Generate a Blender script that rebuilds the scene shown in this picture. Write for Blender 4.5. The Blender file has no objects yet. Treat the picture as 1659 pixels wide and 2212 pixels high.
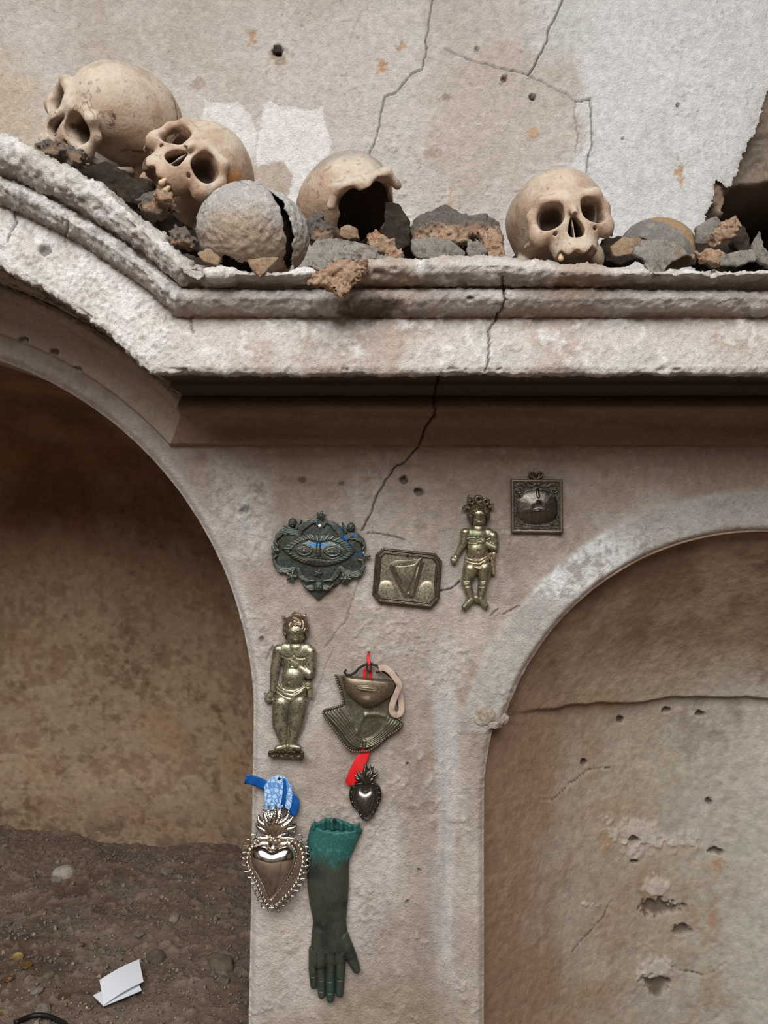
import bpy, math, random
import numpy as np
from mathutils import Vector, Matrix

# ------------------------------------------------------------------ camera, world, lights, exposure
F = 1778.0            # focal length in photo pixels (frame 1659 x 2212)
CX, CY = 829.5, 1106.0
CZ = 0.85             # camera height above the earth floor
scene = bpy.context.scene
C = scene.collection

cam_d = bpy.data.cameras.new('camera')
cam_d.sensor_fit = 'HORIZONTAL'; cam_d.sensor_width = 36.0
cam_d.lens = 36.0 * F / 1659.0
cam_d.clip_start = 0.02; cam_d.clip_end = 60
cam = bpy.data.objects.new('camera', cam_d); C.objects.link(cam)
cam.location = (0, 0, CZ); cam.rotation_euler = (math.pi / 2, 0, 0)
scene.camera = cam

world = bpy.data.worlds.new('overcast_sky'); scene.world = world
world.use_nodes = True
bg = world.node_tree.nodes['Background']
bg.inputs[0].default_value = (0.95, 0.97, 1.0, 1); bg.inputs[1].default_value = 0.6

# daylight that falls through the opening in the roof, high in front of the wall
ROOF_Z = 2.75
OPEN = (-1.9, 1.1, -4.2, -0.25)      # x0,x1,y0,y1 of the roof opening
sk_d = bpy.data.lights.new('skylight', 'AREA')
sk_d.shape = 'RECTANGLE'; sk_d.size = OPEN[1] - OPEN[0]; sk_d.size_y = OPEN[3] - OPEN[2]
sk_d.energy = 308; sk_d.color = (1.0, 0.992, 0.98)
sk = bpy.data.objects.new('skylight', sk_d); C.objects.link(sk)
sk.location = ((OPEN[0] + OPEN[1]) / 2, (OPEN[2] + OPEN[3]) / 2, ROOF_Z + 0.02)

vs = scene.view_settings
vs.view_transform = 'Standard'; vs.look = 'None'; vs.gamma = 1.0; vs.use_curve_mapping = False
vs.exposure = 0.1

# ------------------------------------------------------------------ helpers
rng = np.random.default_rng(7)
TAB = rng.random((64, 64, 64)).astype(np.float32)

def vnoise(x, y, z):
    """smooth value noise in -1..1"""
    x = np.asarray(x, np.float32); y = np.asarray(y, np.float32); z = np.asarray(z, np.float32)
    xi = np.floor(x).astype(np.int32); yi = np.floor(y).astype(np.int32); zi = np.floor(z).astype(np.int32)
    u = x - xi; v = y - yi; w = z - zi
    u = u * u * (3 - 2 * u); v = v * v * (3 - 2 * v); w = w * w * (3 - 2 * w)
    x0 = xi & 63; x1 = (xi + 1) & 63; y0 = yi & 63; y1 = (yi + 1) & 63; z0 = zi & 63; z1 = (zi + 1) & 63
    def L(a, b, t): return a + (b - a) * t
    r = L(L(L(TAB[x0, y0, z0], TAB[x1, y0, z0], u), L(TAB[x0, y1, z0], TAB[x1, y1, z0], u), v),
          L(L(TAB[x0, y0, z1], TAB[x1, y0, z1], u), L(TAB[x0, y1, z1], TAB[x1, y1, z1], u), v), w)
    return r * 2 - 1

def fbm(p, s, oct=4, gain=0.5, off=0.0, st=(1, 1, 1)):
    """fractal noise; p = (x,y,z) arrays, s = frequency"""
    a = 1.0; t = 0.0; tot = 0.0
    for i in range(oct):
        k = s * 2.03 ** i
        t = t + a * vnoise(p[0] * k * st[0] + off + 17.3 * i, p[1] * k * st[1] + off * 1.7 + 5.1 * i, p[2] * k * st[2] + off * .6 + 9.7 * i)
        tot += a; a *= gain
    return t / tot

def sstep(a, b, x):
    t = np.clip((x - a) / (b - a), 0, 1); return t * t * (3 - 2 * t)

def lin(c):
    c = np.asarray(c, np.float64) / 255.0
    return np.where(c <= 0.04045, c / 12.92, ((c + 0.055) / 1.055) ** 2.4)

def mixc(col, c, m):
    m = np.clip(m, 0, 1)[..., None]
    return col * (1 - m) + lin(c) * m

def pix(px, py, Y):
    """photo pixel + depth -> world point"""
    return Vector(((px - CX) / F * Y, Y, CZ + (CY - py) / F * Y))

def mesh_from(name, V, faces, mat=None, col=None, smooth=True, parent=None):
    """numpy verts (n,3), faces (m,3) or (m,4) int array"""
    V = np.ascontiguousarray(V, np.float32); faces = np.ascontiguousarray(faces, np.int32)
    k = faces.shape[1]; m = len(faces)
    me = bpy.data.meshes.new(name)
    me.vertices.add(len(V)); me.vertices.foreach_set('co', V.ravel())
    me.loops.add(m * k); me.loops.foreach_set('vertex_index', faces.ravel())
    me.polygons.add(m)
    me.polygons.foreach_set('loop_start', np.arange(0, m * k, k, dtype=np.int32))
    me.polygons.foreach_set('loop_total', np.full(m, k, np.int32))
    if smooth: me.polygons.foreach_set('use_smooth', np.ones(m, bool))
    me.update(calc_edges=True)
    if col is not None:
        at = me.color_attributes.new('Col', 'FLOAT_COLOR', 'POINT')
        c4 = np.ones((len(V), 4), np.float32); c4[:, :3] = np.clip(col, 0.002, 0.95)
        at.data.foreach_set('color', c4.ravel())
    if mat: me.materials.append(mat)
    o = bpy.data.objects.new(name, me); C.objects.link(o)
    if parent is not None: o.parent = parent
    return o

def grid_faces(nu, nv, keep=None, flip=False):
    i = np.arange(nu * nv).reshape(nu, nv)
    q = np.stack([i[:-1, :-1], i[1:, :-1], i[1:, 1:], i[:-1, 1:]], -1)
    if flip: q = q[..., ::-1]
    q = q.reshape(-1, 4)
    if keep is not None: q = q[keep.reshape(-1)]
    return q

def compact(V, faces, col=None):
    used = np.unique(faces); mp = np.full(len(V), -1, np.int64); mp[used] = np.arange(len(used))
    return V[used], mp[faces], (None if col is None else col[used])

def grid_normals(P):
    du = np.gradient(P, axis=0); dv = np.gradient(P, axis=1)
    n = np.cross(du, dv); return n / (np.linalg.norm(n, axis=-1, keepdims=True) + 1e-12)

def tag(o, label, cat, group=None, kind=None):
    o['label'] = label
    if cat: o['category'] = cat
    if group: o['group'] = group
    if kind: o['kind'] = kind
    return o

def struct(o, label=None):
    o['kind'] = 'structure'
    if label: o['label'] = label
    return o

def empty(name, loc=(0, 0, 0)):
    o = bpy.data.objects.new(name, None); C.objects.link(o); o.location = loc; o.empty_display_size = 0.02
    return o

def poly_sd(x, y, pts):
    """signed distance (negative inside) to a closed polygon; numpy arrays"""
    x = np.asarray(x, np.float32); y = np.asarray(y, np.float32)
    d = np.full(x.shape, 1e9, np.float32); ins = np.zeros(x.shape, bool)
    n = len(pts)
    for i in range(n):
        ax, ay = pts[i]; bx, by = pts[(i + 1) % n]
        ex, ey = bx - ax, by - ay
        t = np.clip(((x - ax) * ex + (y - ay) * ey) / (ex * ex + ey * ey + 1e-12), 0, 1)
        d = np.minimum(d, (x - ax - ex * t) ** 2 + (y - ay - ey * t) ** 2)
        c = ((ay > y) != (by > y))
        with np.errstate(divide='ignore', invalid='ignore'):
            xi = ax + (y - ay) * ex / (ey if abs(ey) > 1e-9 else 1e-9)
        ins ^= c & (x < xi)
    d = np.sqrt(d); return np.where(ins, -d, d)

def line_d(x, y, pts, near=False):
    """distance to an open polyline (and the nearest point)"""
    d = np.full(np.shape(x), 1e18); nx = np.zeros(np.shape(x)); ny = np.zeros(np.shape(x))
    for (ax, ay), (bx, by) in zip(pts[:-1], pts[1:]):
        ex, ey = bx - ax, by - ay
        t = np.clip(((x - ax) * ex + (y - ay) * ey) / (ex * ex + ey * ey + 1e-18), 0, 1)
        qx = ax + ex * t; qy = ay + ey * t
        dd = (x - qx) ** 2 + (y - qy) ** 2
        m = dd < d
        d = np.where(m, dd, d)
        if near: nx = np.where(m, qx, nx); ny = np.where(m, qy, ny)
    d = np.sqrt(d)
    return (d, nx, ny) if near else d

def jitter_line(pts, step, amp, seed):
    """resample a polyline and shake it sideways"""
    r = random.Random(seed); out = []
    for (ax, ay), (bx, by) in zip(pts[:-1], pts[1:]):
        L = math.hypot(bx - ax, by - ay); n = max(1, int(L / step))
        for k in range(n):
            t = k / n; j = 0 if k == 0 else r.uniform(-amp, amp)
            out.append((ax + (bx - ax) * t - (by - ay) / L * j, ay + (by - ay) * t + (bx - ax) / L * j))
    out.append(pts[-1]); return out

# ---- signed distance modelling (surface nets)
def surface_nets(D, org, h):
    s = D < 0
    c = s[:-1, :-1, :-1].astype(np.int8)
    for dx, dy, dz in ((1,0,0),(0,1,0),(1,1,0),(0,0,1),(1,0,1),(0,1,1),(1,1,1)):
        c = c + s[dx:s.shape[0]-1+dx, dy:s.shape[1]-1+dy, dz:s.shape[2]-1+dz]
    I, J, K = np.nonzero((c > 0) & (c < 8))
    acc = np.zeros((len(I), 3)); cnt = np.zeros(len(I))
    corners = [(0,0,0),(1,0,0),(0,1,0),(1,1,0),(0,0,1),(1,0,1),(0,1,1),(1,1,1)]
    vals = [D[I+a, J+b, K+e] for a, b, e in corners]
    for a in range(8):
        for b in range(a + 1, 8):
            ca, cb = corners[a], corners[b]
            if sum(abs(ca[i] - cb[i]) for i in range(3)) != 1: continue
            va, vb = vals[a], vals[b]
            m = (va < 0) != (vb < 0)
            t = np.where(m, va / np.where(m, va - vb, 1), 0)
            for i in range(3):
                acc[:, i] += np.where(m, ca[i] + (cb[i] - ca[i]) * t, 0)
            cnt += m
    V = acc / cnt[:, None] + np.stack([I, J, K], 1)
    idx = np.full(c.shape, -1, np.int64); idx[I, J, K] = np.arange(len(I))
    Q = []
    nx, ny, nz = D.shape
    def emit(sA, sB, cells):
        a, b, e, f = cells
        m = (sA != sB); neg = sA[m]
        q = np.stack([a[m], b[m], e[m], f[m]], 1)
        q[~neg] = q[~neg][:, ::-1]; Q.append(q)
    emit(s[:-1, 1:-1, 1:-1], s[1:, 1:-1, 1:-1], (idx[:, :-1, :-1], idx[:, 1:, :-1], idx[:, 1:, 1:], idx[:, :-1, 1:]))
    emit(s[1:-1, :-1, 1:-1], s[1:-1, 1:, 1:-1], (idx[:-1, :, :-1], idx[:-1, :, 1:], idx[1:, :, 1:], idx[1:, :, :-1]))
    emit(s[1:-1, 1:-1, :-1], s[1:-1, 1:-1, 1:], (idx[:-1, :-1, :], idx[1:, :-1, :], idx[1:, 1:, :], idx[:-1, 1:, :]))
    Q = np.concatenate(Q); Q = Q[(Q >= 0).all(1)]
    return (V * h + np.asarray(org)).astype(np.float32), Q

def sdf_mesh(fn, lo, hi, h):
    ax = [np.arange(lo[i], hi[i] + h, h, dtype=np.float32) for i in range(3)]
    X, Y, Z = np.meshgrid(*ax, indexing='ij')
    D = fn(X, Y, Z)
    return surface_nets(D, lo, h)

def vnormals(V, Fq):
    a = V[Fq[:, 0]]; n = np.cross(V[Fq[:, 2]] - a, V[Fq[:, -1]] - V[Fq[:, 1]]) if Fq.shape[1] == 4 else np.cross(V[Fq[:, 1]] - a, V[Fq[:, 2]] - a)
    N = np.zeros_like(V)
    for k in range(Fq.shape[1]):
        for i in range(3): N[:, i] += np.bincount(Fq[:, k], n[:, i], len(V))
    return N / (np.linalg.norm(N, axis=1, keepdims=True) + 1e-12)

def ell(X, Y, Z, c, r):
    x = (X - c[0]) / r[0]; y = (Y - c[1]) / r[1]; z = (Z - c[2]) / r[2]
    k0 = np.sqrt(x * x + y * y + z * z) + 1e-6
    x = x / r[0]; y = y / r[1]; z = z / r[2]
    k1 = np.sqrt(x * x + y * y + z * z) + 1e-6
    return k0 * (k0 - 1) / k1

def cap(X, Y, Z, a, b, r1, r2=None):
    r2 = r1 if r2 is None else r2
    e = [b[i] - a[i] for i in range(3)]; L = sum(v * v for v in e) + 1e-9
    t = np.clip(((X - a[0]) * e[0] + (Y - a[1]) * e[1] + (Z - a[2]) * e[2]) / L, 0, 1)
    return np.sqrt((X - a[0] - e[0] * t) ** 2 + (Y - a[1] - e[1] * t) ** 2 + (Z - a[2] - e[2] * t) ** 2) - (r1 + (r2 - r1) * t)

def smin(a, b, k):
    h = np.clip(.5 + .5 * (b - a) / k, 0, 1); return b + (a - b) * h - k * h * (1 - h)
def smax(a, b, k): return -smin(-a, -b, k)

# ---- materials
def nodes_of(m):
    m.use_nodes = True; nt = m.node_tree; return nt, nt.nodes, nt.links

def mat_col(name, rough=0.95, metal=0.0, bump=((900, .3, .0008),), var=0.12, vscale=60, rough_var=0.0, spec=0.3, tint=None, coord='Object'):
    """material that takes its pigment from the Col attribute, with procedural mottling and relief"""
    m = bpy.data.materials.new(name); nt, N, L = nodes_of(m)
    b = N['Principled BSDF']; b.inputs['Roughness'].default_value = rough; b.inputs['Metallic'].default_value = metal
    b.inputs['Specular IOR Level'].default_value = spec
    tc = N.new('ShaderNodeTexCoord')
    if tint is None:
        at = N.new('ShaderNodeAttribute'); at.attribute_name = 'Col'; src = at.outputs['Color']
    else:
        rgb = N.new('ShaderNodeRGB'); rgb.outputs[0].default_value = (*[float(v) for v in lin(tint)], 1); src = rgb.outputs[0]
    nz = N.new('ShaderNodeTexNoise'); nz.inputs['Scale'].default_value = vscale; nz.inputs['Detail'].default_value = 6; nz.inputs['Roughness'].default_value = .65
    L.new(tc.outputs[coord], nz.inputs['Vector'])
    mr = N.new('ShaderNodeMapRange'); mr.inputs[1].default_value = .25; mr.inputs[2].default_value = .75
    mr.inputs[3].default_value = 1 - var; mr.inputs[4].default_value = 1 + var
    L.new(nz.outputs['Fac'], mr.inputs[0])
    mx = N.new('ShaderNodeMix'); mx.data_type = 'RGBA'; mx.blend_type = 'MULTIPLY'; mx.inputs['Factor'].default_value = 1
    L.new(src, mx.inputs[6]); L.new(mr.outputs[0], mx.inputs[7]); L.new(mx.outputs[2], b.inputs['Base Color'])
    if rough_var:
        r2 = N.new('ShaderNodeMapRange'); r2.inputs[1].default_value = .3; r2.inputs[2].default_value = .7
        r2.inputs[3].default_value = max(0, rough - rough_var); r2.inputs[4].default_value = min(1, rough + rough_var)
        L.new(nz.outputs['Fac'], r2.inputs[0]); L.new(r2.outputs[0], b.inputs['Roughness'])
    prev = None
    for sc, st, dist in bump:
        n2 = N.new('ShaderNodeTexNoise'); n2.inputs['Scale'].default_value = sc; n2.inputs['Detail'].default_value = 4; n2.inputs['Roughness'].default_value = .6
        L.new(tc.outputs[coord], n2.inputs['Vector'])
        bp = N.new('ShaderNodeBump'); bp.inputs['Strength'].default_value = st; bp.inputs['Distance'].default_value = dist
        L.new(n2.outputs['Fac'], bp.inputs['Height'])
        if prev: L.new(prev.outputs[0], bp.inputs['Normal'])
        prev = bp
    if prev: L.new(prev.outputs[0], b.inputs['Normal'])
    return m

M_PLASTER = mat_col('aged_plaster', .97, bump=((280, .8, .0036), (850, .8, .002)), var=.2, vscale=90)
M_LIME = mat_col('crumbling_lime', .98, bump=((420, .75, .0038), (1100, .7, .0018)), var=.2, vscale=200)
M_NICHE = mat_col('stained_niche_plaster', .95, bump=((220, .5, .0025), (800, .5, .0014)), var=.2, vscale=70)
M_EARTH = mat_col('dry_earth', 1.0, bump=((300, .7, .004), (1100, .6, .0015)), var=.25, vscale=150)
M_ROOM = mat_col('room_plaster', .95, bump=((120, .4, .004),), var=.15, vscale=12, tint=(104, 96, 88))
# ------------------------------------------------------------------ the setting
YW, YU = 1.25, 1.275                  # depth of the lower wall face and of the upper wall face
LC = ((-272 - CX) / F * YW, CZ + (CY - 1550) / F * YW)     # centre of the left arch (x,z)
LR = 0.575                                                  # radius of the left arch edge
RC = ((1640 - CX) / F * YW, CZ + (CY - 1727) / F * YW)      # centre of the right arch
RR = 577 / F * YW
Z0 = CZ + 0.0991; R0 = 0.610                                # foot line of the cornice: straight part / arched part

def axis(lo, a, b, hi, fine, coarse):
    return np.concatenate([np.arange(lo, a, coarse), np.arange(a, b, fine), np.arange(b, hi + coarse, coarse)])

def to_px(x, y, z): return CX + F * x / y, CY - F * (z - CZ) / y

def blob(px, py, cx, cy, rx, ry, n, w=.45, soft=.25):
    r = np.sqrt(((px - cx) / rx) ** 2 + ((py - cy) / ry) ** 2) + n * w
    return 1 - sstep(1 - soft, 1 + soft, r)

def open_left(x, z):      # signed distance, positive inside the left opening
    up = LR - np.hypot(x - LC[0], z - LC[1]); dn = LR - np.abs(x - LC[0])
    return np.where(z > LC[1], up, dn + np.where(x > LC[0], (LC[1] - z) * -0.016, 0))
def open_right(x, z):
    up = RR - np.hypot(x - RC[0], z - RC[1]); dn = RR - np.abs(x - RC[0])
    zi = CZ + (CY - 1572) / F * YW
    base = np.where(z > RC[1], up, dn)
    return base + np.where((z < zi) & (x < RC[0]), .012, 0)
def cornice_o(x, z): return np.minimum(z - Z0, np.hypot(x - LC[0], z - LC[1]) - R0)

def carve(x, y, z, col, lines, Yp, h, depth=.006, dark=.35):
    """cut hairline cracks into a wall grid: nearest vertices are pulled to the line and pushed in"""
    for k, (pts, w) in enumerate(lines):
        wp = [((a - CX) / F * Yp, CZ + (CY - b) / F * Yp) for a, b in jitter_line(pts, 9, 2.2, k + 3)]
        xs = [p[0] for p in wp]; zs = [p[1] for p in wp]
        m = (x > min(xs) - .02) & (x < max(xs) + .02) & (z > min(zs) - .02) & (z < max(zs) + .02)
        ii = np.nonzero(m)
        d, nx, nz = line_d(x[ii], z[ii], wp, near=True)
        hit = d < h * .62
        x[ii] = np.where(hit, nx, x[ii]); z[ii] = np.where(hit, nz, z[ii])
        y[ii] = y[ii] + np.where(hit, depth * w, 0) - np.where(~hit & (d < h * 2.6), .0006 * w, 0)
        col[ii] = col[ii] * np.where(hit, 1 - (1 - dark) * min(w, 1), 1)[:, None]

def pits(x, y, z, col, spots, Yp):
    for a, b, r, dp in spots:
        cx = (a - CX) / F * Yp; cz = CZ + (CY - b) / F * Yp; rr = r / F * Yp
        n = fbm((x, y, z), 260, 2)
        d = np.hypot(x - cx, z - cz) / rr + n * .35
        m = 1 - sstep(.55, 1.0, d)
        y += m * dp; col *= (1 - .55 * m)[..., None]
        y -= .0012 * np.exp(-((d - 1.25) / .3) ** 2)

# ---------------- upper wall
BROKEN = [(1700, 120), (1659, 208), (1640, 262), (1612, 330), (1598, 362), (1580, 398), (1568, 402), (1549, 388), (1541, 430), (1529, 462), (1505, 540), (1500, 640), (1860, 640), (1860, 60)]
def build_upper():
    h = .0019
    xs = axis(-1.15, -.615, .66, 1.15, h, .012); zs = axis(CZ + .22, CZ + .3, CZ + .86, CZ + 2.4, h, .02)
    x, z = np.meshgrid(xs, zs, indexing='ij')
    y = np.full_like(x, YU)
    P = (x, y, z)
    px, py = to_px(x, YU, z)
    nb = fbm(P, 7, 4); nm = fbm(P, 34, 4, off=3); nf = fbm(P, 180, 3, off=8); ns = fbm(P, 60, 3, off=5, st=(.25, 1, 1.6)); nv = fbm(P, 26, 3, off=11, st=(1.4, 1, .3))
    col = np.tile(lin((197, 186, 176)), x.shape + (1,))
    col = mixc(col, (210, 202, 194), sstep(-.25, .5, nb + .3 * nm))
    col = mixc(col, (188, 168, 150), .55 * sstep(.15, .6, nm - .5 * nb) * sstep(1300, 300, px))
    # whiter, cooler right side
    wr = sstep(880, 1330, px + 190 * nb + 120 * nm)
    col = mixc(col, (230, 229, 228), wr * .9)
    col = mixc(col, (205, 205, 205), .5 * wr * sstep(.1, .6, nv))
    mid = blob(px, py, 1075, 260, 190, 150, nb + .5 * nm, .6)
    col = mixc(col, (200, 186, 174), .75 * mid)
    # warm stain at the left edge, brown spots, drips of rust
    col = mixc(col, (200, 178, 152), .6 * blob(px, py, 10, 260, 80, 130, nm, .5, .5))
    sp = sstep(.42, .62, fbm(P, 120, 2, off=21)) * sstep(-.1, .3, fbm(P, 22, 2, off=31))
    col = mixc(col, (165, 140, 120), .55 * sp * (1 - .7 * wr))
    for (a, b, rx, ry, c) in ((825, 138, 9, 13, (190, 135, 85)), (866, 100, 11, 9, (190, 145, 100)), (545, 82, 9, 16, (185, 145, 105)), (1470, 375, 8, 22, (196, 140, 62)), (1088, 172, 9, 10, (110, 70, 48)),
                         (680, 355, 4, 16, (205, 150, 80)), (1152, 285, 10, 9, (205, 165, 120)), (972, 425, 4, 26, (205, 160, 110)), (960, 212, 16, 9, (160, 140, 125)), (930, 330, 16, 10, (175, 155, 140)), (425, 180, 14, 16, (176, 158, 142)), (600, 118, 16, 18, (176, 150, 128))):
        col = mixc(col, c, .75 * blob(px, py, a, b, rx, ry, nf + nm + .5 * fbm(P, 420, 2, off=91), 1.0, .45))
    # flaked patches showing white plaster
    wx = px + 5 * nm + 4 * nf; wy = py + 5 * nf + 5 * fbm(P, 45, 2, off=41)
    p1 = poly_sd(wx, wy, [(443, 216), (476, 222), (515, 220), (541, 250), (556, 286), (548, 330), (530, 345), (490, 330), (455, 330), (436, 270)])
    p2 = poly_sd(wx, wy, [(572, 222), (585, 218), (600, 224), (652, 234), (696, 229), (701, 262), (716, 300), (708, 335), (690, 380), (668, 430), (618, 436), (632, 380), (612, 350), (590, 344), (556, 356), (550, 320), (560, 284)])
    wp = np.maximum(1 - sstep(-3, 3, p1), 1 - sstep(-3, 3, p2))
    col = mixc(col, (238, 235, 231), wp * .95)
    col = mixc(col, (184, 164, 146), .6 * blob(px, py, 585, 390, 60, 45, nm, .6) * (1 - wp))
    col = col * (1 + .10 * nf[..., None] + .05 * ns[..., None])
    y = y + .0016 * wp * (1 - .3) + .004 * nb + .0016 * nm - .0006 * nf
    crust = sstep(.12, .55, fbm(P, 130, 3, off=51)) * sstep(-.05, .35, fbm(P, 13, 3, off=61) + .25 * blob(px, py, 1000, 350, 260, 130, nb))
    y -= .0024 * crust * (1 - wp); col = mixc(col, (218, 212, 205), .35 * crust)
    # the wall turns slightly beyond a soft vertical bend on the right
    y += .10 * np.clip(x - (1540 - CX) / F * YU, 0, 1)
    A = [(935, -10), (928, 40), (920, 80), (921, 112), (912, 150), (890, 158), (875, 175), (860, 195), (832, 208), (822, 250), (815, 290), (798, 332)]
    B = [(1218, -10), (1200, 35), (1187, 60), (1182, 90), (1165, 120), (1150, 150), (1140, 164)]
    Cc = [(960, 105), (1000, 122), (1040, 138), (1090, 150), (1140, 163), (1185, 185), (1220, 202), (1243, 218), (1240, 250), (1248, 290), (1244, 330)]
    D = [(1243, 219), (1274, 213), (1278, 260), (1280, 310), (1271, 340), (1267, 372)]
    E = [(785, 20), (765, 60), (752, 100)]
    carve(x, y, z, col, [(A, .8), (B, 1.15), (Cc, .42), (D, .75), (E, .15)], YU, h, .006, .33)
    pits(x, y, z, col, [(1150, 210, 8, .014), (1463, 228, 5, .008), (1030, 107, 6, .003), (600, 108, 13, .012), (1345, 300, 4, .004), (1088, 172, 8, .004)], YU)
    bx, by = to_px(x, YU, z)
    sd = poly_sd(bx + 7 * nm + 5 * nf, by + 7 * fbm(P, 70, 2, off=71) + 4 * nf, BROKEN)
    near = np.exp(-np.clip(sd, 0, None) / 9.0); y += .004 * near * (nf + .5); col = mixc(col, (188, 176, 164), .4 * near)
    o_ = cornice_o(x, z)
    vin = (sd > 0) & (o_ > .12)
    keep = vin[:-1, :-1] & vin[1:, :-1] & vin[1:, 1:] & vin[:-1, 1:]
    V = np.stack([x, y, z], -1).reshape(-1, 3)
    V, Fc, cc = compact(V, grid_faces(*x.shape, keep=keep), col.reshape(-1, 3))
    o = mesh_from('wall_upper', V, Fc, M_PLASTER, cc)
    struct(o, 'pale cracked plaster wall behind the row of skulls')
    return o
W_UP = build_upper()

# ---------------- broken masonry core and hollow at the right of the upper wall
def build_core():
    h = .003
    xs = np.arange(.44, .95, h); zs = np.arange(CZ + .25, CZ + 1.2, h)
    x, z = np.meshgrid(xs, zs, indexing='ij'); px, py = to_px(x, YU + .03, z)
    P = (x, np.zeros_like(x), z)
    n1 = fbm(P, 22, 4, off=2); n2 = fbm(P, 110, 3, off=4)
    y = np.full_like(x, YU + .035) + .02 * n1 + .006 * n2
    cav = poly_sd(px + 16 * n1 + 6 * n2, py + 12 * n1, [(1584, 402), (1600, 396), (1660, 392), (1800, 380), (1800, 700), (1545, 700), (1548, 480), (1565, 430)])
    y += .30 * (1 - sstep(-26, 2, cav)) + .012 * sstep(1545, 1590, px) * 0
    lip = blob(px, py, 1550, 430, 26, 46, n1, .4); y -= .024 * lip
    col = np.tile(lin((150, 134, 118)), x.shape + (1,)); col = mixc(col, (120, 108, 96), sstep(-.2, .4, n1)); col = mixc(col, (172, 156, 140), .6 * sstep(.1, .5, n2)); col = mixc(col, (168, 138, 112), .5 * lip)
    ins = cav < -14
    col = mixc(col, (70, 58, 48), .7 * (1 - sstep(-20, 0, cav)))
    o = mesh_from('wall_core', np.stack([x, y, z], -1).reshape(-1, 3), grid_faces(*x.shape), M_LIME, col.reshape(-1, 3))
    struct(o, 'rough grey broken masonry and dark hollow beside the white plaster')
    return o
build_core()

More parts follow.
